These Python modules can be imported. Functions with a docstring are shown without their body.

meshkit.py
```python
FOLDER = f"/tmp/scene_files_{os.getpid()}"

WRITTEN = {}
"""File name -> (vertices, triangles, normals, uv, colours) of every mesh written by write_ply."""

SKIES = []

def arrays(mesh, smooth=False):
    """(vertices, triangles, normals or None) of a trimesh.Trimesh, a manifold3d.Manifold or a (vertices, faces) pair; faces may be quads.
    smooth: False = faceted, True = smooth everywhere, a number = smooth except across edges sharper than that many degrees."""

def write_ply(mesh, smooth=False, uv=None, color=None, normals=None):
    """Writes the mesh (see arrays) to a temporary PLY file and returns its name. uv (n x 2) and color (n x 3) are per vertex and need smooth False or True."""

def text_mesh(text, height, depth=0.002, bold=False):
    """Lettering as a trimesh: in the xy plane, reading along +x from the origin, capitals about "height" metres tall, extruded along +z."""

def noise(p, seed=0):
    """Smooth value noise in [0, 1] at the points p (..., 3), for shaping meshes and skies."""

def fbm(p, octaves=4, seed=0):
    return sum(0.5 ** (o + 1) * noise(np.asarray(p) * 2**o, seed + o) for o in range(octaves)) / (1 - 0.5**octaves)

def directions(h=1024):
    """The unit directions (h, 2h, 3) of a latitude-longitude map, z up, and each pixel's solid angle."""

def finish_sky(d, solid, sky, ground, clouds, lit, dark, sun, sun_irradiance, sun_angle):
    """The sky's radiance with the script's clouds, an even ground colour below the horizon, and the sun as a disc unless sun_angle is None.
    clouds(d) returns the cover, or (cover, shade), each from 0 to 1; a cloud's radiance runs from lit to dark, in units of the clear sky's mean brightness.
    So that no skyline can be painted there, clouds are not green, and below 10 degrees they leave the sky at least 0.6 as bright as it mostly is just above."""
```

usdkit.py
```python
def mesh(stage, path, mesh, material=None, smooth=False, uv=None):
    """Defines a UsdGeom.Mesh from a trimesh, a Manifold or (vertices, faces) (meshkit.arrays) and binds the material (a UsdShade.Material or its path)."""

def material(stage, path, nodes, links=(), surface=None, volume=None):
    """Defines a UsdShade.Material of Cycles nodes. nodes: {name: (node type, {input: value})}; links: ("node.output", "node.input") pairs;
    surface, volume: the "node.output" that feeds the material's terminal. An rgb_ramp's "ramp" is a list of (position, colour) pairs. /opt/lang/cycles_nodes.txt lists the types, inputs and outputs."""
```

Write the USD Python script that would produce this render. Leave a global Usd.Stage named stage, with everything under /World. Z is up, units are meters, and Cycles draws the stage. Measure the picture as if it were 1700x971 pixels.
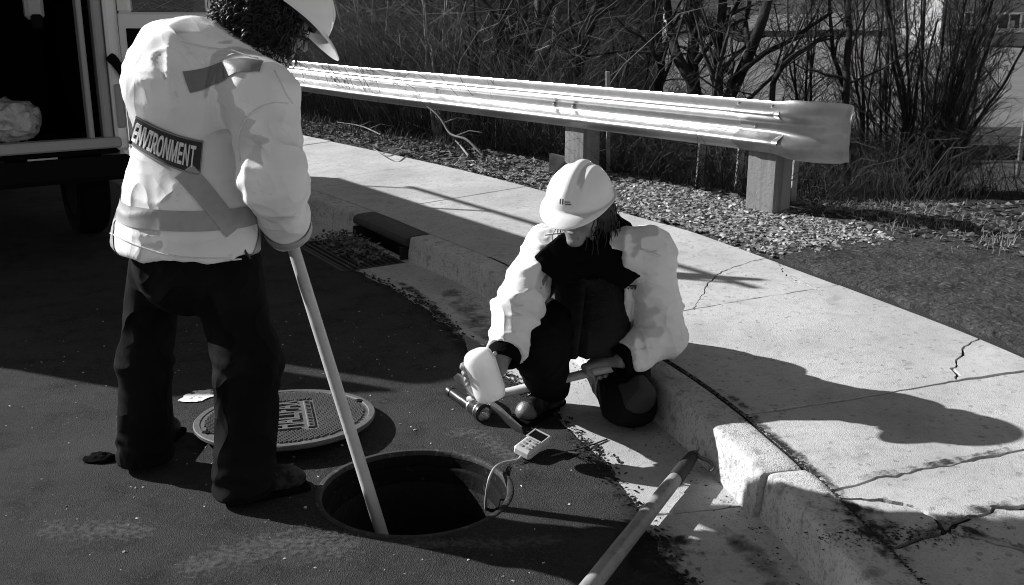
import math, numpy as np, trimesh, shapely, usdkit, meshkit
from shapely.geometry import Polygon, LineString, Point, MultiPolygon
from shapely.ops import split as shp_split, unary_union
from pxr import Usd, UsdGeom, UsdLux, UsdShade, Gf, Sdf
from meshkit import noise, fbm

stage = Usd.Stage.CreateInMemory()
UsdGeom.SetStageUpAxis(stage, 'Z'); UsdGeom.SetStageMetersPerUnit(stage, 1.0)
W = UsdGeom.Xform.Define(stage, '/World'); stage.SetDefaultPrim(W.GetPrim())
UsdGeom.Scope.Define(stage, '/World/Looks')

# ---------------------------------------------------------------- camera, sky, sun, exposure
CAM_H, FPX, PITCH = 1.48, 1750.0, math.atan(490 / 1750.0)
cam = UsdGeom.Camera.Define(stage, '/World/Camera')
cam.AddTranslateOp().Set((0, 0, CAM_H)); cam.AddRotateXOp().Set(90 - math.degrees(PITCH))
cam.CreateHorizontalApertureAttr(36.0); cam.CreateFocalLengthAttr(36.0 * FPX / 1700.0)
cam.CreateFStopAttr(0.0)
cam.CreateExposureAttr(0.72)
SUN_AZ, SUN_EL = math.radians(157.0), math.radians(27.8)     # azimuth of the direction towards the sun, from +x
TO_SUN = np.array([math.cos(SUN_AZ) * math.cos(SUN_EL), math.sin(SUN_AZ) * math.cos(SUN_EL), math.sin(SUN_EL)])
m = usdkit.material(stage, '/World/Looks/sky_black_and_white', {
    's': ('sky_texture', {'sky_type': 'single_scattering', 'sun_disc': False, 'sun_elevation': SUN_EL, 'sun_rotation': math.atan2(TO_SUN[0], TO_SUN[1])}),
    'g': ('rgb_to_bw', {}), 'c': ('combine_color', {}), 'b': ('background_shader', {'strength': 0.05})},
    [('s.color', 'g.color'), ('g.val', 'c.r'), ('g.val', 'c.g'), ('g.val', 'c.b'), ('c.color', 'b.color')], surface='b.background')
dome = UsdLux.DomeLight.Define(stage, '/World/sky'); dome.CreateIntensityAttr(1.0)
UsdShade.MaterialBindingAPI.Apply(dome.GetPrim()).Bind(m)
sun = UsdLux.DistantLight.Define(stage, '/World/sun')
sun.CreateIntensityAttr(1.25); sun.CreateAngleAttr(0.5); sun.CreateNormalizeAttr(True); sun.CreateColorAttr((1, 1, 1))
_z = Gf.Vec3d(*TO_SUN); _x = Gf.Cross(Gf.Vec3d(0, 0, 1), _z).GetNormalized(); _y = Gf.Cross(_z, _x)
sun.AddTransformOp().Set(Gf.Matrix4d(_x[0], _x[1], _x[2], 0, _y[0], _y[1], _y[2], 0, _z[0], _z[1], _z[2], 0, 0, 0, 20, 1))
dome.GetPrim().SetCustomDataByKey('kind', 'structure')

# ---------------------------------------------------------------- helpers
def at(px, py, z=0.0):
    """world point at height z on the line of sight of a pixel of the photograph (1700 x 971)"""
    u, v = (px - 850) / FPX, (485.5 - py) / FPX
    d = np.array([u, math.cos(PITCH) + v * math.sin(PITCH), -math.sin(PITCH) + v * math.cos(PITCH)])
    return np.array([0, 0, CAM_H]) + d * ((z - CAM_H) / d[2])
def atY(px, py, y):
    u, v = (px - 850) / FPX, (485.5 - py) / FPX
    d = np.array([u, math.cos(PITCH) + v * math.sin(PITCH), -math.sin(PITCH) + v * math.cos(PITCH)])
    return np.array([0, 0, CAM_H]) + d * (y / d[1])
A = lambda *v: np.array(v, float)
def unit(v): v = np.asarray(v, float); return v / math.sqrt(v @ v)
_names = {}
def numbered(parent, name):
    k = (str(parent), name); n = _names.get(k, 0); _names[k] = n + 1
    return name if n == 0 else f'{name}_{n:03d}'
def pathof(parent): return '/World' if parent is None else str(parent.GetPath())
def tag(p, label=None, cat=None, group=None, kind=None):
    for k, v in (('label', label), ('category', cat), ('group', group), ('kind', kind)):
        if v: p.SetCustomDataByKey(k, v)
    return p
def thing(name, label, cat, loc=(0, 0, 0), rz=0.0, group=None):
    x = UsdGeom.Xform.Define(stage, '/World/' + numbered('/World', name))
    x.AddTranslateOp().Set(Gf.Vec3d(*map(float, loc)))
    if rz: x.AddRotateZOp().Set(math.degrees(rz))
    p = x.GetPrim(); p.SetCustomDataByKey('loc', Gf.Vec3d(*map(float, loc)))
    p.ClearCustomDataByKey('loc'); ORIGIN[str(p.GetPath())] = (np.array(loc, float), rz)
    return tag(p, label, cat, group)
ORIGIN = {}
def local(parent, V):
    """world coordinates into those of a thing"""
    q = parent
    while str(q.GetPath()) not in ORIGIN: q = q.GetParent()
    o, rz = ORIGIN[str(q.GetPath())]
    V = np.asarray(V, float) - o
    if rz:
        c, s = math.cos(-rz), math.sin(-rz); V = np.stack([c * V[:, 0] - s * V[:, 1], s * V[:, 0] + c * V[:, 1], V[:, 2]], 1)
    return V
def VF(mesh):
    if hasattr(mesh, 'to_mesh'):
        q = mesh.to_mesh(); return np.array(q.vert_properties[:, :3], float), np.array(q.tri_verts)
    if isinstance(mesh, (tuple, list)):
        v, f = np.asarray(mesh[0], float), np.asarray(mesh[1], int)
        return (v, np.vstack([f[:, [0, 1, 2]], f[:, [0, 2, 3]]])) if f.shape[1] == 4 else (v, f)
    return np.array(mesh.vertices, float), np.array(mesh.faces)
def obj(name, mesh, mat, parent=None, smooth=35, label=None, kind=None, cat=None, group=None, world=True):
    """one Mesh prim; the vertices are world coordinates unless world=False"""
    v, f = VF(mesh)
    if parent is not None and world: v = local(parent, v)
    base = pathof(parent)
    p = usdkit.mesh(stage, base + '/' + numbered(base, name), (v, f), M[mat], smooth=smooth).GetPrim()
    return tag(p, label, cat, group, kind)
def join(ms):
    vs, fs, n = [], [], 0
    for q in ms:
        v, f = VF(q); vs.append(v); fs.append(f + n); n += len(v)
    return np.vstack(vs), np.vstack(fs)
def frame_of(d, up=(0, 0, 1)):
    z = unit(d); x = np.cross(up, z)
    if np.linalg.norm(x) < 1e-6: x = np.cross((0, 1, 0), z)
    x = unit(x); return x, np.cross(z, x), z
def cross3(a, b): return np.stack([a[..., 1] * b[..., 2] - a[..., 2] * b[..., 1], a[..., 2] * b[..., 0] - a[..., 0] * b[..., 2], a[..., 0] * b[..., 1] - a[..., 1] * b[..., 0]], -1)
def tube(pts, rad, sides=8, caps=True):
    pts = np.asarray(pts, float); n = len(pts); rad = np.broadcast_to(np.asarray(rad, float), n)
    t = np.empty_like(pts); t[1:-1] = pts[2:] - pts[:-2]; t[0] = pts[1] - pts[0]; t[-1] = pts[-1] - pts[-2]; t /= np.maximum(np.sqrt((t * t).sum(1, keepdims=True)), 1e-12)
    up = A(0, 0, 1) if abs(t[0][2]) < .9 else A(0, 1, 0)
    X = cross3(up, t); X /= np.maximum(np.sqrt((X * X).sum(1, keepdims=True)), 1e-9)
    Y = cross3(t, X); a = np.arange(sides) / sides * 2 * np.pi
    V = (pts[:, None] + rad[:, None, None] * (np.cos(a)[None, :, None] * X[:, None] + np.sin(a)[None, :, None] * Y[:, None])).reshape(-1, 3)
    i = np.arange(n - 1)[:, None] * sides; j = np.arange(sides); k = (j + 1) % sides
    q = np.stack([i + j, i + k, i + sides + k, i + sides + j], -1).reshape(-1, 4)
    F = np.vstack([q[:, [0, 1, 2]], q[:, [0, 2, 3]]])
    if caps:
        c0, c1 = len(V), len(V) + 1; V = np.vstack([V, pts[:1], pts[-1:]])
        F = np.vstack([F, np.stack([k, j, np.full(sides, c0)], 1), np.stack([(n - 1) * sides + j, (n - 1) * sides + k, np.full(sides, c1)], 1)])
    return V, F
def lathe(prof, sides=32, o=(0, 0, 0), axis=(0, 0, 1)):
    """prof: (radius, height) pairs turned about the axis through o"""
    X, Y, Z = frame_of(axis, (0, 0, 1) if abs(unit(axis)[2]) < .9 else (0, 1, 0)); prof = np.asarray(prof, float); n = len(prof)
    a = np.arange(sides) / sides * 2 * np.pi
    ring = np.cos(a)[:, None] * X + np.sin(a)[:, None] * Y
    V = (np.asarray(o, float) + prof[:, None, 1:2] * Z + prof[:, None, 0:1] * ring[None]).reshape(-1, 3)
    i = np.arange(n - 1)[:, None] * sides; j = np.arange(sides); k = (j + 1) % sides
    q = np.stack([i + j, i + k, i + sides + k, i + sides + j], -1).reshape(-1, 4)
    return V, np.vstack([q[:, [0, 1, 2]], q[:, [0, 2, 3]]])
def box(c, size, X=(1, 0, 0), Y=(0, 1, 0), Z=(0, 0, 1), bevel=0.0):
    """a box, its twelve edges chamfered"""
    h = np.asarray(size, float) / 2; b = min(bevel, *(h * .9))
    if b <= 0:
        q = trimesh.creation.box(size); V, F = np.array(q.vertices), np.array(q.faces)
    else:
        P = []
        for s in np.ndindex(2, 2, 2):
            s = np.array(s) * 2 - 1
            for k in range(3):
                o = np.full(3, b); o[k] = 0; P.append(s * (h - o))
        q = trimesh.convex.convex_hull(np.array(P)); V, F = np.array(q.vertices), np.array(q.faces)
    return np.asarray(c, float) + V[:, :1] * np.asarray(X, float) + V[:, 1:2] * np.asarray(Y, float) + V[:, 2:] * np.asarray(Z, float), F
def prism(poly, z0, z1, zf=None):
    """a shapely polygon as a closed slab from z0 to z1 (zf: extra height as a function of x, y)"""
    out = []
    for g in getattr(poly, 'geoms', [poly]):
        if g.area < 1e-6: continue
        q = trimesh.creation.extrude_polygon(g, z1 - z0, engine='earcut'); V = np.array(q.vertices); V[:, 2] += z0
        if zf is not None: V[:, 2] += zf(V[:, 0], V[:, 1])
        out.append((V, np.array(q.faces)))
    return join(out)
def sheet(poly, zf):
    v, f = trimesh.creation.triangulate_polygon(poly, engine='earcut')
    f = np.asarray(f); v = np.asarray(v)
    a, b, c = v[f[:, 0]], v[f[:, 1]], v[f[:, 2]]
    flip = ((b - a)[:, 0] * (c - a)[:, 1] - (b - a)[:, 1] * (c - a)[:, 0]) < 0
    f[flip] = f[flip][:, ::-1]
    return np.column_stack([v, zf(v[:, 0], v[:, 1])]), f
def smooth_line(P, step=.05):
    """a Catmull-Rom line through the points, evenly stepped"""
    P = np.asarray(P, float); Q = np.vstack([2 * P[0] - P[1], P, 2 * P[-1] - P[-2]]); out = []
    for i in range(1, len(Q) - 2):
        n = max(2, int(np.linalg.norm(Q[i + 1] - Q[i]) / step)); t = (np.arange(n) / n)[:, None]
        out.append(.5 * (2 * Q[i] + (Q[i + 1] - Q[i - 1]) * t + (2 * Q[i - 1] - 5 * Q[i] + 4 * Q[i + 1] - Q[i + 2]) * t**2 + (3 * Q[i] - Q[i - 1] - 3 * Q[i + 1] + Q[i + 2]) * t**3))
    return np.vstack(out + [P[-1:]])

# ---- implicit shapes and a sparse surface-nets mesher
def rc(P, a, b, ra, rb=None, n=None, s=1.0):
    """a tapered capsule; n, s: flattened by s along n"""
    a, b = np.asarray(a, float), np.asarray(b, float); rb = ra if rb is None else rb
    q, d = P - a, b - a
    if n is not None:
        n = unit(n); q = q + ((s - 1) * (q @ n))[:, None] * n; d = d + (s - 1) * (d @ n) * n
    t = np.clip(q @ d / max(d @ d, 1e-12), 0, 1)
    q -= t[:, None] * d; return np.sqrt(np.einsum('ij,ij->i', q, q)) - (ra + (rb - ra) * t)
def ell(P, c, r, R=None):
    q = P - np.asarray(c, float)
    if R is not None: q = q @ np.asarray(R, float).T
    r = np.asarray(r, float); q = q / r; k0 = np.sqrt(np.einsum('ij,ij->i', q, q)); q = q / r; k1 = np.sqrt(np.einsum('ij,ij->i', q, q))
    return k0 * (k0 - 1) / np.maximum(k1, 1e-9)
def rbox(P, c, h, R=None, r=.01):
    q = P - np.asarray(c, float)
    if R is not None: q = q @ np.asarray(R, float).T
    q = np.abs(q) - (np.asarray(h, float) - r)
    return np.linalg.norm(np.maximum(q, 0), axis=1) + np.minimum(q.max(1), 0) - r
def smin(a, b, k=.03):
    h = np.maximum(k - np.abs(a - b), 0) / k
    return np.minimum(a, b) - h * h * k * .25
def smax(a, b, k=.01): return -smin(-a, -b, k)
def sdf_mesh(f, lo, hi, h, margin=.02):
    lo, hi = np.asarray(lo, float), np.asarray(hi, float); B = 8; nb = np.ceil((hi - lo) / (B * h)).astype(int)
    bi = np.stack(np.meshgrid(*[np.arange(k) for k in nb], indexing='ij'), -1).reshape(-1, 3)
    keep = np.abs(f(lo + (bi + .5) * B * h)) < B * h * .9 + margin
    bi = bi[keep]; g = np.stack(np.meshgrid(*[np.arange(B + 1)] * 3, indexing='ij'), -1).reshape(-1, 3)
    N = nb * B + 2; key = lambda c: (c[..., 0] * N[1] + c[..., 1]) * N[2] + c[..., 2]
    cells, verts, cr = [], [], []
    cor = np.array(list(np.ndindex(2, 2, 2))); E = [(a, b) for a in range(8) for b in range(a + 1, 8) if np.abs(cor[a] - cor[b]).sum() == 1]
    for s in range(0, len(bi), 400):
        b = bi[s:s + 400]; node = b[:, None] * B + g[None]
        D = f((lo + node * h).reshape(-1, 3)).reshape(len(b), B + 1, B + 1, B + 1)
        C = np.stack([D[:, i:i + B, j:j + B, k:k + B] for i, j, k in cor], -1)
        act = (C.min(-1) < 0) & (C.max(-1) >= 0); w = np.argwhere(act); c = C[act]
        cid = b[w[:, 0]] * B + w[:, 1:]
        num, acc = np.zeros(len(c)), np.zeros((len(c), 3))
        for p, q in E:
            x = (c[:, p] < 0) != (c[:, q] < 0); t = np.where(x, c[:, p] / np.where(x, c[:, p] - c[:, q], 1), 0)
            acc += x[:, None] * (cor[p] + t[:, None] * (cor[q] - cor[p])); num += x
        cells.append(cid); verts.append(lo + (cid + acc / num[:, None]) * h); cr.append(c < 0)
    cells, verts, cr = np.vstack(cells), np.vstack(verts), np.vstack(cr)
    k = key(cells); o = np.argsort(k); k, cells, verts, cr = k[o], cells[o], verts[o], cr[o]
    F = []
    ci = lambda i, j, l: i * 4 + j * 2 + l
    for ax in range(3):
        e = [0, 0, 0]; e[ax] = 1; u, v = (ax + 1) % 3, (ax + 2) % 3
        a0, a1 = cr[:, 0], cr[:, ci(*e)]
        w = np.nonzero((a0 != a1) & (cells[:, u] > 0) & (cells[:, v] > 0))[0]
        du, dv = np.zeros(3, int), np.zeros(3, int); du[u] = 1; dv[v] = 1
        ids = []
        for sh in (-du - dv, -dv, 0 * du, -du):
            kk = key(cells[w] + sh); z = np.clip(np.searchsorted(k, kk), 0, len(k) - 1); ids.append(np.where(k[z] == kk, z, -1))
        Q = np.stack(ids, 1); ok = (Q >= 0).all(1); Q = Q[ok]; fl = ~a0[w][ok]
        Q[fl] = Q[fl][:, ::-1]; F.append(Q)
    Q = np.vstack(F)
    return verts, np.vstack([Q[:, [0, 1, 2]], Q[:, [0, 2, 3]]])
def vnorm(v, f):
    n = np.zeros_like(v); fn = np.cross(v[f[:, 1]] - v[f[:, 0]], v[f[:, 2]] - v[f[:, 0]])
    for k in range(3): np.add.at(n, f[:, k], fn)
    return n / np.maximum(np.linalg.norm(n, axis=1, keepdims=True), 1e-12)
def bumpy(m, g):
    """moves the vertices along their normals by g(points)"""
    v, f = VF(m); return v + vnorm(v, f) * g(v)[:, None], f
def folds(p, scale, amp, seed=0, stretch=(1, 1, 1)):
    q = p * np.asarray(stretch) * scale; q = q + .6 * np.stack([noise(q * .7 + 9, seed + 5), noise(q * .7 + 31, seed + 6), noise(q * .7 + 57, seed + 7)], -1)
    n = 1 - np.abs(2 * noise(q, seed) - 1); return amp * (n**3 - .3)
def band(m, planes, off):
    """the piece of a mesh between planes (point, normal), lifted by off"""
    v, f = VF(m); n = vnorm(v, f); q = trimesh.Trimesh(v + n * off, f, process=False)
    for o, d in planes: q = trimesh.intersections.slice_mesh_plane(q, unit(d), np.asarray(o, float))
    return np.array(q.vertices), np.array(q.faces)

# ---------------------------------------------------------------- materials (the photograph is black and white: every colour is a grey)
M = {}
def grey(g): return (g, g, g)
def mat(name, base, rough=.8, metal=0.0, spots=(), bump=(), spec=.5, **kw):
    """spots: (kind, scale, lo, hi, target grey, amount) layers over the base grey; bump: (kind, scale, distance) layers"""
    n = {'tc': ('texture_coordinate', {}), 'p': ('principled_bsdf', {'base_color': grey(base), 'roughness': rough, 'metallic': metal, 'specular_ior_level': spec, **kw})}
    l = []; last = None
    for i, (kind, sc, lo, hi, g, amt) in enumerate(spots):
        t, r, x = f't{i}', f'r{i}', f'x{i}'
        if kind == 'noise': n[t] = ('noise_texture', {'scale': sc, 'detail': 6.0, 'roughness': .62}); out = t + '.fac'
        elif kind == 'speck': n[t] = ('voronoi_texture', {'scale': sc, 'feature': 'f1'}); out = t + '.distance'
        elif kind == 'cell': n[t] = ('voronoi_texture', {'scale': sc, 'feature': 'f1'}); n[t + 'b'] = ('rgb_to_bw', {}); l.append((t + '.color', t + 'b.color')); out = t + 'b.val'
        elif kind == 'wood': n[t] = ('noise_texture', {'scale': sc, 'detail': 5.0, 'distortion': .4}); out = t + '.fac'
        n[r] = ('map_range', {'from_min': lo, 'from_max': hi, 'to_min': 0.0, 'to_max': amt, 'clamp': True})
        n[x] = ('mix_color', {'a': grey(base), 'b': grey(g)})
        if kind == 'wood':
            n[t + 'm'] = ('mapping', {'scale': kw.get('_w', (1, 1, .08))}); l += [('tc.object', t + 'm.vector'), (t + 'm.vector', t + '.vector')]
        else: l.append(('tc.object', t + '.vector'))
        l += [(out, r + '.value'), (r + '.result', x + '.fac')]
        if last: l.append((last, x + '.a'))
        last = x + '.result'
    if last: l.append((last, 'p.base_color'))
    prev = None
    for i, (kind, sc, dist) in enumerate(bump):
        t, b = f'bt{i}', f'bb{i}'
        if kind == 'noise': n[t] = ('noise_texture', {'scale': sc, 'detail': 5.0, 'roughness': .65}); out = t + '.fac'
        elif kind == 'ridge': n[t] = ('noise_texture', {'type': 'ridged_multifractal', 'scale': sc, 'detail': 1.5, 'roughness': .4, 'offset': .9, 'gain': 1.2, 'distortion': .8}); out = t + '.fac'
        else: n[t] = ('voronoi_texture', {'scale': sc, 'feature': 'f1'}); out = t + '.distance'
        n[b] = ('bump', {'distance': dist, 'strength': 1.0}); l += [('tc.object', t + '.vector'), (out, b + '.height')]
        if prev: l.append((prev, b + '.normal'))
        prev = b + '.normal'
    if prev: l.append((prev, 'p.normal'))
    n['p'][1].pop('_w', None)
    M[name] = usdkit.material(stage, '/World/Looks/' + name, n, l, surface='p.BSDF')
mat('asphalt', .042, .95, spots=[('noise', 1.1, .42, .7, .07, .9), ('noise', 7, .5, .75, .006, .6), ('cell', 230, .55, .9, .085, .75), ('speck', 19, .045, .02, .3, .8), ('noise', 1.9, .56, .68, .075, .55), ('cell', 95, .8, .95, .09, .5)], bump=[('speck', 320, .0045), ('noise', 110, .003)], spec=.06)
mat('asphalt_path', .03, .95, spots=[('noise', 1.3, .4, .75, .045, .8), ('cell', 230, .75, .95, .15, .5), ('speck', 13, .05, .02, .3, .7)], bump=[('speck', 190, .004)], spec=.25)
CONC = [('noise', 1.7, .42, .68, .3, .7), ('noise', 7, .52, .72, .3, .6), ('noise', 30, .5, .75, .27, .55), ('cell', 240, .66, .95, .22, .6), ('speck', 24, .07, .03, .10, .8), ('cell', 75, .86, .9, .16, .55), ('noise', 5.3, .62, .72, .2, .5)]
mat('concrete', .50, .9, spots=CONC, bump=[('noise', 60, .0012), ('speck', 260, .001)], spec=.3)
mat('concrete_worn', .40, .92, spots=[('noise', 2.7, .42, .7, .22, .6), ('noise', 14, .52, .68, .13, .6), ('cell', 150, .65, .95, .2, .7), ('speck', 21, .1, .04, .1, .8)], bump=[('noise', 34, .008), ('speck', 120, .005)], spec=.3)
mat('concrete_kerb', .52, .9, spots=[('noise', 3.1, .45, .7, .28, .55), ('noise', 18, .54, .7, .12, .7), ('cell', 150, .62, .9, .2, .7), ('cell', 60, .86, .9, .14, .5)], bump=[('noise', 55, .0018), ('speck', 190, .0015)], spec=.3)
mat('concrete_dark', .05, .9, spots=[('noise', 9, .4, .7, .02, .8)], bump=[('noise', 30, .01)])
mat('soil', .045, 1, spots=[('noise', 12, .45, .7, .015, .8), ('cell', 120, .7, .95, .14, .5)], bump=[('noise', 30, .03)], spec=.1)
mat('verge_soil', .06, 1, spots=[('noise', 5, .45, .7, .02, .8), ('cell', 60, .7, .95, .16, .6)], bump=[('noise', 22, .04)], spec=.1)
mat('field', .19, 1, spots=[('noise', .35, .42, .66, .11, .8), ('noise', 4, .45, .7, .12, .6)], bump=[('noise', 6, .1)], spec=.1)
mat('paint', .75, .8, spots=[('noise', 26, .52, .6, .06, 1.0)], bump=[('noise', 90, .002)])
mat('iron', .085, .7, .2, spots=[('noise', 10, .42, .7, .13, .8), ('noise', 60, .5, .7, .045, .6)], bump=[('noise', 120, .002)])
mat('iron_ring', .03, .75, .2, spots=[('noise', 14, .42, .7, .015, .8), ('noise', 50, .55, .7, .2, .5)], bump=[('noise', 90, .003)])
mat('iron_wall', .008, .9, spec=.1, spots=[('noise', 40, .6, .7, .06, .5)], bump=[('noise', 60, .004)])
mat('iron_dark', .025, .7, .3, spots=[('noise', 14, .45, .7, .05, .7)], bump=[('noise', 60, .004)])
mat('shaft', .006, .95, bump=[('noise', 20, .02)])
mat('galvanised', .72, .34, 1.0, spots=[('cell', 28, .3, .8, .66, .6), ('noise', 3, .45, .7, .6, .6), ('noise', 26, .62, .78, .4, .5)], bump=[('noise', 5, .006), ('noise', 60, .0010)])
mat('galvanised_dull', .40, .42, 1.0, spots=[('cell', 28, .3, .8, .34, .6), ('noise', 5, .45, .7, .28, .6)], bump=[('noise', 60, .0012)])
mat('bolt', .35, .4, 1.0)
mat('weathered_wood', .19, .9, spots=[('wood', 22, .45, .7, .09, .8), ('noise', 5, .5, .75, .12, .5)], bump=[('noise', 45, .004)], _w=(1, 1, .06))
mat('stake_wood', .3, .9, spots=[('noise', 9, .45, .7, .12, .7)])
mat('pole_wood', .5, .55, spots=[('noise', 7, .45, .72, .36, .7), ('noise', 40, .58, .7, .25, .5)], bump=[('noise', 60, .0015)])
mat('handle_wood', .27, .6, spots=[('noise', 9, .42, .7, .13, .8), ('noise', 50, .55, .7, .08, .6)], bump=[('noise', 60, .002)])
mat('pick_wood', .5, .5, spots=[('noise', 12, .45, .7, .3, .6)])
mat('steel', .22, .42, .9, spots=[('noise', 14, .42, .7, .1, .8), ('noise', 60, .55, .7, .35, .6)], bump=[('noise', 50, .002)])
mat('steel_bright', .6, .3, 1.0)
mat('jacket', .80, .75, spots=[('noise', 3.2, .52, .75, .62, .5), ('noise', 22, .62, .74, .45, .45)], bump=[('ridge', 4.5, .016), ('noise', 420, .0008)], spec=.2)
mat('jacket_worn', .72, .75, spots=[('noise', 4.2, .5, .72, .5, .6), ('noise', 19, .6, .72, .3, .5), ('noise', 55, .68, .74, .12, .6)], bump=[('noise', 30, .004), ('noise', 420, .0008)], spec=.3)
mat('tape', .34, .45, spots=[('noise', 40, .45, .7, .27, .6)], bump=[('noise', 300, .0006)])
mat('tape_dark', .17, .45, spots=[('noise', 40, .45, .7, .12, .6)], bump=[('noise', 300, .0006)])
mat('patch', .018, .6, bump=[('noise', 300, .0006)])
mat('lettering', .72, .6)
mat('patch_edge', .2, .6)
mat('trousers', .006, .85, spots=[('noise', 5, .45, .75, .014, .7)], bump=[('ridge', 5, .02), ('noise', 500, .0006)], spec=.05)
mat('knee_pad', .016, .8, bump=[('noise', 120, .002)])
mat('fleece', .005, .95, bump=[('noise', 90, .006)], spec=.03)
mat('vest', .004, .45, spec=.2, spots=[('noise', 8, .55, .75, .012, .6)], bump=[('noise', 30, .008)])
mat('skin', .22, .55, spots=[('noise', 30, .45, .7, .17, .6)], bump=[('noise', 160, .001)], subsurface_weight=.12, subsurface_scale=.01, subsurface_radius=(1, 1, 1))
mat('hair', .012, .38, bump=[('noise', 160, .002)])
mat('leather', .006, .6, spec=.12, spots=[('noise', 20, .45, .7, .07, .8)], bump=[('noise', 80, .002)])
mat('toe_leather', .1, .4, spots=[('noise', 30, .45, .7, .08, .8)], bump=[('noise', 80, .002)])
mat('tar', .003, .95, spec=.03, bump=[('noise', 60, .004)])
mat('rubber', .004, .9, spec=.05)
mat('helmet', .82, .28, spots=[('noise', 14, .6, .75, .66, .5)], bump=[('noise', 9, .002)], coat_weight=.3)
mat('helmet_ink', .05, .5)
mat('strap', .05, .7)
mat('bottle_plastic', .88, .35, subsurface_weight=.3, subsurface_scale=.02, subsurface_radius=(1, 1, 1), spots=[('noise', 9, .5, .75, .72, .4)])
mat('black_plastic', .015, .3)
mat('grey_plastic', .55, .45, spots=[('noise', 40, .5, .7, .4, .5)])
mat('grey_key', .3, .5)
mat('screen', .01, .15)
mat('hose', .4, .4)
mat('lens', .5, .08, transmission_weight=.6)
mat('reflector', .8, .15, 1.0)
mat('bark', .028, .95, spots=[('noise', 9, .45, .7, .02, .7), ('noise', 30, .58, .72, .14, .5)], bump=[('noise', 40, .02)], spec=.15)
mat('twig', .03, .9, spots=[('noise', 6, .5, .7, .1, .6)], spec=.2)
mat('pale_twig', .24, .85, spots=[('noise', 5, .4, .7, .1, .8)], spec=.2)
mat('dead_stem', .055, .9, spots=[('noise', 3, .45, .7, .2, .8), ('noise', 9, .5, .7, .03, .7)], spec=.2)
mat('dry_grass', .25, .9, spots=[('noise', 5, .4, .7, .1, .8)], spec=.2)
mat('leaf_litter', .16, .9, spots=[('noise', 30, .4, .65, .05, .9), ('noise', 9, .55, .7, .3, .6)], spec=.2)
mat('pebbles', .3, .85, spots=[('noise', 22, .4, .62, .1, .9), ('noise', 7, .5, .7, .5, .6)], spec=.3)
mat('pebble_light', .5, .8, spots=[('noise', 30, .4, .6, .2, .8)])
mat('van_paint', .72, .3, coat_weight=.3, spots=[('noise', 5, .5, .75, .6, .5)])
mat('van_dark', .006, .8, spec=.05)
mat('van_trim', .3, .5)
mat('bag_plastic', .5, .3, spots=[('noise', 14, .45, .65, .2, .8)], bump=[('noise', 20, .03)])
mat('siding_dark', .03, .8, spots=[('noise', 5, .45, .7, .05, .7)], bump=[('noise', 30, .004)])
mat('siding_light', .24, .75, spots=[('noise', 2, .45, .7, .34, .6)])
mat('white_trim', .7, .6)
mat('roof', .05, .9, bump=[('noise', 20, .03)])
mat('curtain', .3, .8)
_gl = {'f': ('fresnel', {'IOR': 1.5}), 't': ('transparent_bsdf', {'color': (.75, .75, .75)}), 'g': ('glossy_bsdf', {'roughness': .02, 'color': (.9, .9, .9)}), 'm': ('mix_closure', {})}
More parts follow.
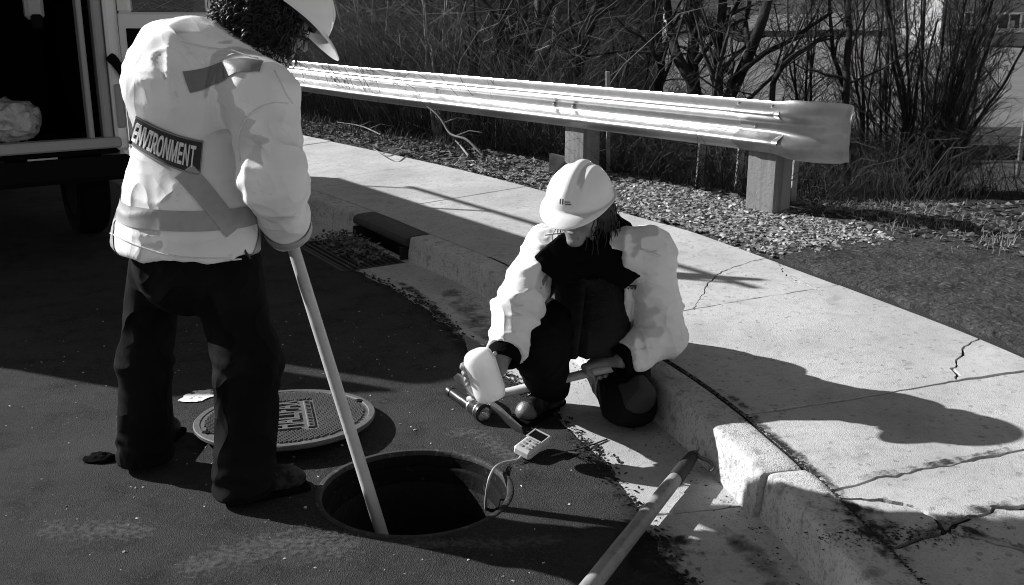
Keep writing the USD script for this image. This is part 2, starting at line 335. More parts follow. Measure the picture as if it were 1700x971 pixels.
def stain_mat(name, g, sc, lo, hi, amt):
    M[name] = usdkit.material(stage, '/World/Looks/' + name, {'tc': ('texture_coordinate', {}), 'a': ('attribute', {'attribute': 'fall'}), 'n': ('noise_texture', {'scale': sc, 'detail': 7.0, 'roughness': .68}),
        's': ('math', {'math_type': 'multiply_add', 'value2': .42}), 'r': ('map_range', {'from_min': lo, 'from_max': hi, 'to_min': 0.0, 'to_max': amt, 'clamp': True}), 't': ('transparent_bsdf', {}), 'd': ('diffuse_bsdf', {'color': grey(g)}), 'm': ('mix_closure', {})},
        [('tc.object', 'n.vector'), ('a.fac', 's.value1'), ('n.fac', 's.value3'), ('s.value', 'r.value'), ('r.result', 'm.fac'), ('t.BSDF', 'm.closure1'), ('d.BSDF', 'm.closure2')], surface='m.closure')
stain_mat('dirt_film', .035, 22, .80, .98, .92)
stain_mat('grime_film', .05, 9, .76, 1.05, .75)
stain_mat('pale_scuff', .17, 60, .78, 1.06, .5)
M['glass'] = usdkit.material(stage, '/World/Looks/glass', _gl, [('f.fac', 'm.fac'), ('t.BSDF', 'm.closure1'), ('g.BSDF', 'm.closure2')], surface='m.closure')

# ---------------------------------------------------------------- the setting: road, kerb, sidewalk, path, land
from scipy.spatial import cKDTree
rng = np.random.default_rng(7)
JOINT = smooth_line([(-26, 36), (-14, 22.5), (-7, 14.4), (-4.2, 11.0), (-2.6, 9.0), (-1.601, 7.711), (-.894, 6.688), (-.489, 6.022), (-.115, 5.43), (.03, 5.14), (.36, 4.36), (.634, 3.673), (.745, 3.33), (.805, 3.09), (.862, 2.843), (.893, 2.68), (.926, 2.465), (.962, 2.206), (1.0, 1.7), (1.04, .8), (1.06, -1), (1.06, -9)], .04)
JT = np.gradient(JOINT, axis=0); JT /= np.linalg.norm(JT, axis=1, keepdims=True)
JN = np.stack([JT[:, 1], -JT[:, 0]], 1)                       # towards the road
JTREE = cKDTree(JOINT)
JS = np.concatenate([[0], np.cumsum(np.linalg.norm(np.diff(JOINT, axis=0), axis=1))])
def jidx(p): return int(JTREE.query(np.asarray(p[:2], float))[1])
def side(x, y):
    """signed distance from the back of the kerb, positive on the sidewalk"""
    d, i = JTREE.query(np.column_stack([x, y])); w = np.column_stack([x, y]) - JOINT[i]
    return np.where((w * JN[i]).sum(1) > 0, -d, d)
def walk_z(x, y): return .150 + .042 * np.clip(side(x, y), 0, 1.3)
def jline(o, i0=0, i1=None): return (JOINT + JN * o)[i0:i1]
def sm(t): t = np.clip(t, 0, 1); return t * t * (3 - 2 * t)
def land_z(x, y):
    x, y = np.asarray(x, float), np.asarray(y, float)
    q = np.minimum((x - 1.9) * .75 + (y - 6.2) * .66 - .25, (y - 6.5) - .22 * (x - 2.2))
    z = .135 - .14 * np.clip(q, 0, 7) - 1.25 * sm((q - 6.5) / 9)
    z += .035 * np.clip(q - 60, 0, 400)
    u = side(x, y); z = z + .055 * sm((u - 1.24) / .05) * (1 - sm(q / .8)) * (y < 9.5 + 40 * (x < 0.4))
    rough = (fbm(np.column_stack([x * 1.7, y * 1.7, 0 * x]), 3, 3) - .5) * .16 * sm((q + .1) / .6)
    z = z + rough
    z = np.where(u < 1.17, np.where(u < -.4, -4.6, -.14), z)
    return z
def axis(lo, hi, f0, f1, fine, grow=1.22, first=.3):
    a = list(np.arange(f0, f1, fine)); s = first; x = f0
    while x > lo: x -= s; a.insert(0, x); s *= grow
    s = first; x = a[-1]
    while x < hi: x += s; a.append(x); s *= grow
    return np.array(a)
gx, gy = axis(-260, 260, -4.5, 5.0, .075), axis(-60, 420, 1.5, 13.0, .075)
GX, GY = np.meshgrid(gx, gy, indexing='ij'); Z = land_z(GX.ravel(), GY.ravel())
nx_, ny_ = len(gx), len(gy); ii = (np.arange(nx_ - 1)[:, None] * ny_ + np.arange(ny_ - 1)).ravel()
obj('ground', (np.column_stack([GX.ravel(), GY.ravel(), Z]), np.stack([ii, ii + ny_, ii + ny_ + 1, ii + 1], 1)), 'verge_soil', smooth=True, kind='structure')
# the sunny grass beyond the bank
gx, gy = np.linspace(-60, 110, 60), np.linspace(24, 130, 60); GX, GY = np.meshgrid(gx, gy, indexing='ij')
Z = land_z(GX.ravel(), GY.ravel()) + .03 + .12 * (fbm(np.column_stack([GX.ravel() * .1, GY.ravel() * .1, 0 * GX.ravel()]), 3, 4))
ii = (np.arange(59)[:, None] * 60 + np.arange(59)).ravel()
obj('field', (np.column_stack([GX.ravel(), GY.ravel(), Z]), np.stack([ii, ii + 60, ii + 61, ii + 1], 1)), 'field', smooth=True, kind='structure')

HOLE = A(-.303, 3.0); HR = .306
IA, IB = jidx((-.894, 6.688)), jidx((-.489, 6.022))               # the storm drain takes this length of the kerb
gm = (IA + IB) // 2; gt, gn = JT[gm], JN[gm]; gc = JOINT[gm] + gn * .36
glen = JS[IB] - JS[IA]
grate_poly = Polygon([gc + gt * a * (glen / 2 + .02) + gn * b * .19 for a, b in ((-1, -1), (1, -1), (1, 1), (-1, 1))])
edge = jline(.47) + np.stack([.018 * (noise(np.column_stack([JS * 3, 0 * JS, 0 * JS])) - .5) + .02 * (noise(np.column_stack([JS * 14, 0 * JS, 0 * JS + 4])) - .5)] * 2, 1) * 1.2
road_poly = Polygon(np.vstack([edge, [(-60, -9), (-60, 60), (-26, 60)]])).buffer(0)
road_poly = road_poly.difference(Point(HOLE).buffer(HR, 48)).difference(grate_poly)
if road_poly.geom_type != 'Polygon': road_poly = max(road_poly.geoms, key=lambda g: g.area)
obj('road', sheet(road_poly, lambda x, y: 0 * x), 'asphalt', smooth=False, kind='structure')
# concrete gutter pan, cut by its joints
gut = Polygon(np.vstack([jline(.125), (edge + JN * .004)[::-1]])).buffer(0).difference(grate_poly.buffer(.004))
cuts = []
def crack(px, z=.18, w=.004, jit=.006, seed=1):
    P = smooth_line([at(*q, z)[:2] for q in px], .025)
    t = np.arange(len(P)); P = P + jit * 2 * (np.stack([fbm(np.column_stack([t * .5, t * 0 + seed, t * 0]), 3), fbm(np.column_stack([t * .5, t * 0 + seed + 9, t * 0]), 3)], 1) - .5)
    r = w * (.35 + 1.3 * noise(np.column_stack([t * .45, t * 0 + seed + 30, t * 0])))
    return unary_union([LineString(P[i:i + 2]).buffer(r[i], 2) for i in range(len(P) - 1)])
gcr = [crack([(1085, 855), (1170, 849), (1262, 842)], 0, .005, .006, 3), crack([(935, 690), (1000, 684), (1100, 678)], 0, .004, .006, 5), crack([(575, 448), (640, 440), (700, 434)], 0, .004, .004, 7)]
gparent = thing('gutter', None, None); tag(gparent, kind='structure')
gparent.ClearCustomDataByKey('label')
for g in sorted((g for g in gut.difference(unary_union(gcr)).geoms if g.area > .01), key=lambda g: -g.area):
    obj('gutter_slab', prism(g, -.08, .005, lambda x, y: .012 * np.clip(-side(x, y) / .47 - .4, -.3, .3) * -1), 'concrete', gparent, smooth=False)
obj('gutter_bed', sheet(gut.buffer(.01).difference(grate_poly), lambda x, y: 0 * x - .012), 'soil', gparent, smooth=False)

# sidewalk slabs with their cracks
walk = Polygon(np.vstack([jline(-.010), (JOINT - JN * 1.19)[::-1]])).buffer(0)
cr = [crack([(1100, 515), (1180, 505), (1270, 494), (1350, 485), (1420, 477)], w=.005, seed=11),
      crack([(1152, 509), (1185, 462), (1240, 441), (1300, 431)], w=.0035, jit=.012, seed=12),
      crack([(1290, 432), (1305, 462), (1335, 475), (1352, 486)], w=.004, jit=.02, seed=13),
      crack([(1205, 677), (1300, 668), (1450, 652), (1600, 633), (1760, 618)], w=.006, seed=14),
      crack([(1591, 632), (1585, 616), (1593, 590), (1620, 570), (1640, 552)], w=.006, jit=.018, seed=15),
      crack([(1360, 802), (1450, 783), (1550, 768), (1640, 755), (1760, 738)], w=.006, jit=.012, seed=16),
      crack([(1392, 810), (1480, 818), (1530, 832), (1572, 862)], w=.008, jit=.014, seed=17),
      crack([(1572, 862), (1540, 877), (1490, 891), (1440, 880)], w=.007, jit=.02, seed=18),
      crack([(1572, 862), (1640, 842), (1780, 818)], w=.011, jit=.02, seed=19), crack([(1560, 862), (1620, 880), (1700, 905), (1800, 935)], w=.009, jit=.02, seed=20)]
for i in (jidx((-.115, 5.43)), IA, jidx((-1.6, 7.7)), jidx((-2.6, 9)), jidx((-3.6, 10.2)), jidx((-4.7, 11.6)), jidx((-6, 13.2)), jidx((.97, 1.95)), jidx((1.04, .8))):
    cr.append(LineString([JOINT[i] + JN[i] * .1, JOINT[i] - JN[i] * 1.3]).buffer(.005))
sw = thing('sidewalk', None, None); tag(sw, kind='structure')
slabs = [g.simplify(.0012) for g in walk.difference(unary_union(cr)).geoms if g.area > .012]
for g in sorted(slabs, key=lambda g: -g.area):
    c = g.representative_point(); k = (noise(A([c.x * 5, c.y * 5, 1.0])[None])[0] - .5) * .006
    obj('slab', prism(g, -.09, k, walk_z), 'concrete', sw, smooth=False)
_o = np.linspace(.03, -1.21, 8); V = np.concatenate([JOINT[:, None] + JN[:, None] * _o[None, :, None], np.zeros((len(JOINT), 8, 1))], 2)
V[:, :, 2] = .150 + .042 * np.clip(-_o, 0, 1.3) - .014; i = np.arange(len(JOINT) - 1)[:, None] * 8; j = np.arange(7)
obj('joint_soil', (V.reshape(-1, 3), np.stack([i + j, i + 8 + j, i + 9 + j, i + j + 1], -1).reshape(-1, 4)), 'soil', sw, smooth=True)

# kerb stones
kb = thing('kerb', None, None); tag(kb, kind='structure')
prof = [(-.012, -.1), (-.012, .10), (-.010, .146), (.004, .151), (.05, .151), (.092, .150), (.110, .148), (.119, .141), (.123, .126), (.128, .09), (.135, .03), (.142, -.02), (.142, -.1)]
_pp = [prof[0]]
for a, b in zip(prof[:-1], prof[1:]):
    k = max(1, int(np.hypot(b[0] - a[0], b[1] - a[1]) / .016)); _pp += [(a[0] + (b[0] - a[0]) * t / k, a[1] + (b[1] - a[1]) * t / k) for t in range(1, k + 1)]
_pp = np.array(_pp)
def kerb_stone(i0, i1, seed, out=0.0, mat='concrete_kerb'):
    P = smooth_line(JOINT[i0:i1 + 1], .016) if JS[i1] - JS[i0] < 3 else JOINT[i0:i1 + 1]
    t = np.gradient(P, axis=0); t /= np.linalg.norm(t, axis=1, keepdims=True); n = np.stack([t[:, 1], -t[:, 0]], 1)
    P[0] += t[0] * .004; P[-1] -= t[-1] * .004
    off = _pp[:, 0] + out
    endr = np.minimum(np.arange(len(P)), np.arange(len(P))[::-1]) * .016; dip = .006 * np.exp(-endr / .012)   # worn ends
    V = np.concatenate([P[:, None] + n[:, None] * off[None, :, None], np.broadcast_to(_pp[:, 1][None, :, None], (len(P), len(_pp), 1))], 2)
    V[:, :, 2] -= dip[:, None] * (V[:, :, 2] > .1)
    V = V.reshape(-1, 3); nose = np.tile(np.exp(-((_pp[:, 0] - .118) / .02)**2), len(P)); g = (fbm(V * 30, 3, seed) - .5) * .0035 + nose * (fbm(V * 55, 2, seed + 9) - .5) * .008 - .02 * np.clip(fbm(V * A(14, 14, 18), 3, seed + 3) - .60, 0, 1)
    nn = len(_pp); top = np.tile((_pp[:, 1] > .02) & (_pp[:, 0] > .0), len(P))
    cdir = np.column_stack([np.repeat(n, nn, 0) * .8, np.full(len(V), .6)]); V += cdir * (g * top)[:, None]
    i = np.arange(len(P) - 1)[:, None] * nn; j = np.arange(nn - 1)
    F = np.stack([i + j, i + j + 1, i + nn + j + 1, i + nn + j], -1).reshape(-1, 4); F = np.vstack([F[:, [0, 2, 1]], F[:, [0, 3, 2]]])
    for e, fl in ((0, 1), ((len(P) - 1) * nn, 0)):
        c = len(V); V = np.vstack([V, V[e:e + nn].mean(0)]); f = np.column_stack([e + np.arange(nn), e + np.roll(np.arange(nn), -1), np.full(nn, c)])
        F = np.vstack([F, f[:, ::-1] if fl else f])
    obj('kerb_stone', (V, F), mat, kb, smooth=40)
ks = [jidx(p) for p in ((-14, 22.5), (-9.5, 17.3), (-7, 14.4), (-4.2, 11), (-2.6, 9.0))] + [IA]
for a, b in zip(ks[:-1], ks[1:]): kerb_stone(a, b, a)
ks = [IB, jidx((-.135, 5.47)), jidx((.3, 4.5)), jidx((.862, 2.835)), jidx((1.0, 1.7)), jidx((1.045, .6)), jidx((1.06, -1)), jidx((1.06, -5))]
for n_, (a, b) in enumerate(zip(ks[:-1], ks[1:])): kerb_stone(a, b, a, out=(0, .006, .020, .0, .01, 0, .006)[n_])

# asphalt path on the right, gravel edge
pe = [at(*q, .2)[:2] for q in ((1235, 413), (1290, 404), (1330, 398), (1450, 385), (1560, 378), (1700, 368))]
fe = JOINT - JN * 1.196; k0 = jidx((.35, 4.4))
fe = fe[np.argmin(np.linalg.norm(fe - pe[0], axis=1)):]
pe_l = smooth_line([fe[0]] + pe[1:] + [(6, 7.0), (14, 8.6)], .06)
pe_l += .03 * (np.stack([noise(np.column_stack([pe_l * 9, 0 * pe_l[:, 0]])), noise(np.column_stack([pe_l * 9, 0 * pe_l[:, 0] + 7]))], 1) - .5) * 2
path_poly = Polygon(np.vstack([pe_l, [(14, -9)], fe[::-1]])).buffer(0)
path_poly = max(getattr(path_poly, 'geoms', [path_poly]), key=lambda g: g.area)
path_z = lambda x, y: np.full(len(x), .176)
obj('asphalt_path', sheet(path_poly, path_z), 'asphalt_path', smooth=False, kind='structure')

# splash of old paint on the road
pts = [(293, 668), (318, 652), (352, 648), (385, 641), (380, 656), (352, 660), (330, 668)]
pp = Polygon(smooth_line([at(*q)[:2] for q in pts + pts[:1]], .01)).buffer(0)
pv = np.array(pp.exterior.coords)[:-1]; pv = pv + .012 * (np.stack([noise(np.column_stack([pv * 60, 0 * pv[:, 0]])), noise(np.column_stack([pv * 60, 0 * pv[:, 0] + 5]))], 1) - .5)
obj('paint_mark', sheet(Polygon(pv).buffer(0), lambda x, y: 0 * x + .004), 'paint', smooth=False, kind='structure')

# ---------------------------------------------------------------- manhole: frame and shaft, then its lid lying beside it
mf = thing('open_manhole', 'round iron frame of the open manhole set in the asphalt', 'manhole', (*HOLE, 0))
o = (*HOLE, 0)
obj('ring', lathe([(HR + .002, -.1), (HR + .002, .001), (HR - .003, .004), (HR - .014, .003), (HR - .018, -.003), (HR - .019, -.012)], 72, o), 'iron_ring', mf, 40)
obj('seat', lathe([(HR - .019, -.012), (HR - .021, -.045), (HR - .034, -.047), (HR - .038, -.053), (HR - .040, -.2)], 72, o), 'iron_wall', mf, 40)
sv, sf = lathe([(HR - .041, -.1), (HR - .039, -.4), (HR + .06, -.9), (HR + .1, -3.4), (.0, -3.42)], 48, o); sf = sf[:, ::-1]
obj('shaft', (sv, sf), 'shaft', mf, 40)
lc = at(474, 690, .042); lr = .318
near = unit(A(.25, -.97, 0)); tilt = math.radians(3.6)
lx = unit(np.cross(near, (0, 0, 1))) * -1; lx = A(-near[1], near[0], 0) * 1.0             # to the right
ly = unit(-near * math.cos(tilt) - A(0, 0, 1) * math.sin(tilt))                              # away, downhill
lz = unit(np.cross(lx, ly)); T = lambda V: lc + V[:, :1] * lx + V[:, 1:2] * ly + V[:, 2:] * lz
ld = thing('manhole_cover', 'round cast iron manhole cover with raised lettering and studs, lying beside the open hole', 'manhole cover', lc)
def put(name, mm, mt='iron', smooth=30, **k): v, f = VF(mm); return obj(name, (T(v), f), mt, ld, smooth, **k)
put('plate', lathe([(0, -.022), (lr - .03, -.022), (lr - .006, -.019), (lr - .001, -.013), (lr, -.003), (lr - .003, 0), (lr - .022, .0), (lr - .025, -.003), (0, -.003)], 72))
tz = Polygon([(-.125, -.17), (.105, -.17), (.105, .17), (-.125, .17)])
st = []; s_ = .0145; py_, pf_ = VF(trimesh.convex.convex_hull(np.array([(-1, -1, 0), (1, -1, 0), (1, 1, 0), (-1, 1, 0), (-.55, -.55, 1), (.55, -.55, 1), (.55, .55, 1), (-.55, .55, 1)]) * A(.0044, .0044, .006)))
for i in range(-30, 31):
    for j in range(-30, 31):
        x, y = (i + j) * s_ * .5, (i - j) * s_ * .5
        if x * x + y * y < (lr - .04)**2 and not tz.contains(Point(x, y)): st.append((py_ + A(x, y, -.003), pf_))
put('studs', join(st), smooth=False, kind='stuff')
tm = meshkit.text_mesh('HALIFAX', .068, .008, bold=True); v = np.array(tm.vertices); v[:, 0] *= .31 / np.ptp(v[:, 0]); v[:, 0] -= v[:, 0].mean() * 0 + (v[:, 0].min() + v[:, 0].max()) / 2
v = np.column_stack([.045 - v[:, 1] * 1.5, v[:, 0], v[:, 2] - .003])
put('lettering', (v, np.array(tm.faces)), smooth=False)
put('caption_bar', box((.083, 0, 0), (.026, .30, .007), bevel=.002), smooth=False)
for k in range(17):
    put('caption_stroke', box((.083, -.136 + k * .017, .0045), (.016, .004 + .004 * (k % 3 == 1), .004), bevel=.001), smooth=False)
for a in (200, 20):
    put('pick_slot', lathe([(.0, .0005), (.016, .0005), (.018, -.002)], 16, (lr * .9 * math.cos(math.radians(a)), lr * .9 * math.sin(math.radians(a)), .001)), 'van_dark')
obj('prop_stone', bumpy(trimesh.creation.icosphere(2, 1.0).apply_scale((.05, .035, .016)).apply_translation((*(lc + near * .06)[:2], .014)), lambda v: .01 * (noise(v * 40) - .5)), 'soil', None, 40,
    label='small flat stone propping up the near edge of the manhole cover', cat='stone')

# ---------------------------------------------------------------- storm drain in the kerb
sd = thing('storm_drain', 'dark cast iron storm drain with slotted grate and kerb inlet, full of leaves', 'storm drain', (*gc, 0))
gX, gY = A(*gt, 0), A(*gn, 0)
for b in (-.185, .185): obj('frame', box(A(*gc, -.02) + gY * b, (glen + .04, .022, .05), gX, gY, bevel=.003), 'iron_dark', sd, False)
for a in (-1, 1): obj('frame', box(A(*gc, -.02) + gX * a * (glen / 2 + .008), (.022, .345, .05), gX, gY, bevel=.003), 'iron_dark', sd, False)
for k in range(9): obj('bar', box(A(*gc, -.016) + gY * (-.15 + k * .0375), (glen, .018, .03), gX, gY, bevel=.004), 'iron_dark', sd, False)
for a in (-.17, .17): obj('cross_bar', box(A(*gc, -.022) + gX * a * 1.3, (.02, .345, .02), gX, gY, bevel=.003), 'iron_dark', sd, False)
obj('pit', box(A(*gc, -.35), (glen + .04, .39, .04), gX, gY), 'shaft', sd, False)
hp = [(-.012, .085), (-.012, .148), (.06, .150), (.11, .146), (.136, .135), (.146, .112), (.142, .092), (.08, .086)]
P = JOINT[IA:IB + 1]; n = JN[IA:IB + 1]; nn = len(hp); hpA = np.array(hp)
V = np.concatenate([P[:, None] + n[:, None] * hpA[None, :, :1], np.broadcast_to(hpA[None, :, 1:], (len(P), nn, 1))], 2).reshape(-1, 3)
i = np.arange(len(P) - 1)[:, None] * nn; j = np.arange(nn); F = np.stack([i + j, i + nn + j, i + nn + (j + 1) % nn, i + (j + 1) % nn], -1).reshape(-1, 4); F = np.vstack([F[:, :3], F[:, [0, 2, 3]]])
F = np.vstack([F, [(0, k, k + 1) for k in range(1, nn - 1)], [(len(V) - nn, len(V) - nn + k + 1, len(V) - nn + k) for k in range(1, nn - 1)]])
obj('kerb_hood', (V, F), 'iron_dark', sd, 40)
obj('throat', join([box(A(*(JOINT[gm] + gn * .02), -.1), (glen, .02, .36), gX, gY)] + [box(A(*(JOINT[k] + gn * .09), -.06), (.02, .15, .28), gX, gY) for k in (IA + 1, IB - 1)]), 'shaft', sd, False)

# ---------------------------------------------------------------- people: shared builders
def grip(P, c, ax, R, k, wrist, palm_dir, fr=.0092, arc=200, th=1.0):
    """a hand closed round a bar: c on the bar, ax its direction (index finger side first), palm_dir from the bar to the palm"""
    ax = unit(ax); p0 = unit(palm_dir - ax * np.dot(palm_dir, ax)); p1 = np.cross(ax, p0) * k
    pt = lambda a, s, r: c + ax * s + r * (math.cos(math.radians(a)) * p0 + math.sin(math.radians(a)) * p1)
    d = None; u = lambda d, e, kk=.008: e if d is None else smin(d, e, kk)
    for i, (s, L, rr) in enumerate(((.033, .95, 1.0), (.011, 1.0, 1.03), (-.011, .97, 1.0), (-.031, .85, .9))):
        kn = pt(-8, s * .95, R + .016); d = u(d, rc(P, wrist, kn, .019, .0125), .02)
        q = [kn] + [pt(a * L, s, R + fr * rr) for a in (arc * .28, arc * .52, arc * .76, arc)]
        f = None
        for j, (a, b) in enumerate(zip(q[:-1], q[1:])):
            f = u(f, rc(P, a, b, fr * rr * (1.12 - .05 * j), fr * rr * (1.07 - .06 * j)), .004)
        d = u(d, f, .005)
    tb = wrist * .55 + pt(-20, .04, R + .02) * .45
    q = [tb, pt(-45 * th, .052, R + .014), pt(-85 * th, .045, R + .011), pt(-125 * th, .03, R + .011)]
    f = None
    for j, (a, b) in enumerate(zip(q[:-1], q[1:])): f = u(f, rc(P, a, b, .0145 - .002 * j, .0128 - .002 * j), .004)
    return smin(d, f, .008)
def head_sdf(P, C, F, U):
    """a head about C (between the ears): F the way it faces, U its crown"""
    S = np.cross(F, U); q = np.column_stack([(P - C) @ F, (P - C) @ S, (P - C) @ U])
    d = ell(q, (-.012, 0, .028), (.095, .076, .092)); d = smin(d, ell(q, (.028, 0, -.045), (.062, .058, .062)), .04)
    d = smin(d, ell(q, (.078, 0, -.094), (.022, .028, .018)), .03)                      # chin
    for s in (-1, 1):
        d = smax(d, -ell(q, (.092, s * .032, .008), (.016, .017, .011)), .014)          # eye sockets
        d = np.minimum(d, ell(q, (.074, s * .031, .006), (.0135, .0135, .0125)))         # eyes
        d = smin(d, ell(q, (.066, s * .04, -.026), (.022, .022, .018)), .02)            # cheeks
        d = smin(d, ell(q, (-.008, s * .077, -.008), (.018, .008, .03)), .008)          # ears
    d = smin(d, rc(q, A(.086, 0, .012), A(.108, 0, -.026), .008, .0125), .012)            # nose
    for s in (-1, 1): d = smin(d, ell(q, (.1, s * .011, -.032), (.009, .008, .007)), .006)
    d = smin(d, ell(q, (.086, 0, -.055), (.013, .024, .0055)), .006); d = smin(d, ell(q, (.085, 0, -.066), (.012, .02, .0055)), .006)
    d = smax(d, -ell(q, (.099, 0, -.0605), (.006, .021, .0016)), .002)
    return d
def hard_hat(parent, C, F, U, peak=.052, ink=False):
    """shell with ribs and a peak, its inside, and the cradle; C is the middle of the rim"""
    S = np.cross(F, U); n = 96
    th = np.arange(n) / n * 2 * np.pi; a, b, H = .142, .114, .124
    pk = np.clip(np.cos(th), 0, 1)**2.2
    rows = [('d', t) for t in np.linspace(.02, 1, 30)] + [('b', t) for t in (.12, .3, .5, .7, .88, 1)]
    def pt(kind, t, inset=0.0):
        if kind == 'd':
            ph = t * math.radians(86); rr = math.sin(ph)**.93; x, y, z = (a - inset) * rr * np.cos(th), (b - inset) * rr * np.sin(th), (H - inset) * math.cos(ph)**.92 + 0 * th
            top = 1 - sm(np.full(n, (t - .62) / .3))
            rib = .009 * np.exp(-(y / .019)**4) + .004 * np.exp(-((np.abs(y) - .052) / .007)**2)
            if not inset: z = z + rib * top; x = x + .004 * np.sign(np.cos(th)) * np.exp(-(y / .019)**4) * top
        else:
            e = 1.0; w = .010 + peak * pk + .006 * np.clip(-np.cos(th), 0, 1)
            x = a * .999 * np.cos(th) + w * t * np.cos(th) * .98; y = b * .999 * np.sin(th) + w * t * np.sin(th) * (1 - .25 * pk)
            z = .0075 - .020 * t * t * pk - .009 * t * pk - .003 * t + .006 * (1 - np.abs(np.sin(th))) * 0
            z = z - (.0028 if inset else 0)
        return np.column_stack([x, y, z])
    L = [pt(*r) for r in rows] + [pt('b', t, .004) for t in (1, .7, .3, .05)] + [pt('d', t, .004) for t in np.linspace(1, .05, 14)]
    V = np.vstack([[[0, 0, H + .009]]] + L + [[[0, 0, H - .004]]])
    W_ = lambda V: C + V[:, :1] * F + V[:, 1:2] * S + V[:, 2:] * U
    F_ = []; j = np.arange(n); k = (j + 1) % n; F_.append(np.column_stack([0 * j, 1 + j, 1 + k]))
    for i in range(len(L) - 1):
        o = 1 + i * n; F_ += [np.column_stack([o + j, o + n + j, o + n + k]), np.column_stack([o + j, o + n + k, o + k])]
    o = 1 + (len(L) - 1) * n; F_.append(np.column_stack([o + j, np.full(n, len(V) - 1), o + k]))
    sh = obj('hard_hat', (W_(V), np.vstack(F_)), 'helmet', parent, 50)
    cr = lathe([(.088, -.012), (.094, -.012), (.094, .012), (.088, .012), (.088, -.012)], 40); v = cr[0] * A(1.12, .93, 1)
    obj('headband', (W_(v + A(-.004, 0, .008)), cr[1]), 'strap', sh, 40)
    if ink:
        ms = []
        for s, w, h in ((.016, .0055, .017), (.007, .0055, .017), (-.012, .022, .003), (-.010, .018, .003)):
            ms.append((s, w, h))
        out = []
        for q, (s, w, h) in enumerate(ms):
            g = np.array([(y, z) for y in np.linspace(s - w / 2, s + w / 2, 5) for z in np.linspace(0, h, 4)]); z0 = .040 + (.007 if q == 3 else 0)
            y, z = g[:, 0], g[:, 1] + z0
            # on the dome: solve for x along the forward direction
            c_ = np.clip(z / H, 0, 1)**(1 / .92); rr = np.sqrt(1 - c_**2)**.93; x = a * np.sqrt(np.clip(rr**2 - (y / b)**2, 0, 1)) + .0065
            idx = np.array([(i * 4 + k_, (i + 1) * 4 + k_, (i + 1) * 4 + k_ + 1, i * 4 + k_ + 1) for i in range(4) for k_ in range(3)])
            out.append((np.column_stack([x, y, z]), idx))
        v, f = join(out); obj('emblem', (W_(v), f), 'helmet_ink', sh, False)
    return sh
def boot(parent, heel, toe, h=.13, mt='leather', toe_mt=None):
    d = unit(A(*(toe - heel)[:2], 0)); L = np.linalg.norm((toe - heel)[:2]); R = np.array([d, np.cross((0, 0, 1), d), (0, 0, 1)])
    o = A(heel[0], heel[1], 0)
    g = lambda P: (P - o) @ R.T
    def up(P):
        q = g(P); e = rc(q, A(.05, 0, h), A(.055, 0, .05), .052, .05); e = smin(e, ell(q, (.06, 0, .045), (.062, .042, .045)), .03)
        e = smin(e, rc(q, A(.09, 0, .052), A(L - .06, 0, .042), .046, .042, n=(0, 1, 0), s=1.05), .03); e = smin(e, ell(q, (L - .045, 0, .036), (.046, .040, .030)), .02)
        return smax(smax(e, .018 - q[:, 2], .004), q[:, 2] - h - .03, .006)
    def sole(P):
        q = g(P); e = np.minimum(rbox(q, (.055, 0, .012), (.058, .038, .014), r=.01), rbox(q, (L - .10, 0, .011), (.105, .047, .011), r=.009))
        return smin(e, rc(q * A(1, 1, 1), A(.04, 0, .012), A(L - .05, 0, .012), .03, .045, n=(0, 0, 1), s=3.4), .01)
    lo, hi = o - .2, o + A(0, 0, .25) + .2; lo = np.minimum(lo, o + d * L - .1); hi = np.maximum(hi, o + d * L + .1); lo[2] = -.02; hi[2] = h + .09
    b = obj('boot', sdf_mesh(up, lo, hi, .006), mt, parent, True)
    obj('sole', sdf_mesh(sole, lo, hi, .006), 'rubber', b, True)
    if toe_mt:
        v, f = sdf_mesh(lambda P: np.maximum(up(P) - .003, (L - .036) - g(P)[:, 0]), lo, hi, .005); obj('toe_cap', (v, f), toe_mt, b, True)
    return b
def raycast(f, px, py, z_near=1.5):
    """where the line of sight of a pixel first meets a shape (or passes it closest)"""
    o = A(0, 0, CAM_H); px, py = np.atleast_1d(px).astype(float), np.atleast_1d(py).astype(float)
    u, v = (px - 850) / FPX, (485.5 - py) / FPX
    d = np.column_stack([u, math.cos(PITCH) + v * math.sin(PITCH), -math.sin(PITCH) + v * math.cos(PITCH)]); d /= np.linalg.norm(d, axis=1, keepdims=True)
    t = np.full(len(px), z_near); best, bt = np.full(len(px), 9.0), t.copy()
    for _ in range(90):
        s = f(o + d * t[:, None]); bb = s < best; best = np.where(bb, s, best); bt = np.where(bb, t, bt); t = t + np.clip(s, 0, .3) * .8
        t = np.minimum(t, 6.5)
    return o + d * bt[:, None]
def grad(f, p, e=.004):
    g = np.stack([f(p + A(*(e * (np.arange(3) == k)))) - f(p - A(*(e * (np.arange(3) == k)))) for k in range(3)], 1)
    return g / np.maximum(np.linalg.norm(g, axis=1, keepdims=True), 1e-9)
def curls(parent, roots, dirs, n, length, rad, coil, seed, spread=.35, droop=.9, thick=.0032):
    r = np.random.default_rng(seed); ms = []
    for i in range(n):
        k = r.integers(len(roots)); p = roots[k] + r.normal(0, .006, 3); d = unit(dirs[k] + r.normal(0, spread, 3)); L = length * r.uniform(.6, 1.2)
        m = 24; t = np.linspace(0, 1, m); g = A(0, 0, -droop)
        P = p + d * (t * L * .55)[:, None] + g * (t**1.6 * L * .75)[:, None]
        X, Y, _ = frame_of(unit(d + g)); w = r.uniform(1.2, 2.6) * 2 * np.pi; ph = r.uniform(0, 6.28)
        c = coil * r.uniform(.6, 1.3) * np.minimum(1, t * 4)
        P = P + (c * np.cos(w * t + ph))[:, None] * X + (c * np.sin(w * t + ph))[:, None] * Y
        ms.append(tube(P, thick * r.uniform(.7, 1.4) * (1 - .6 * t), 4, False))
    return ms

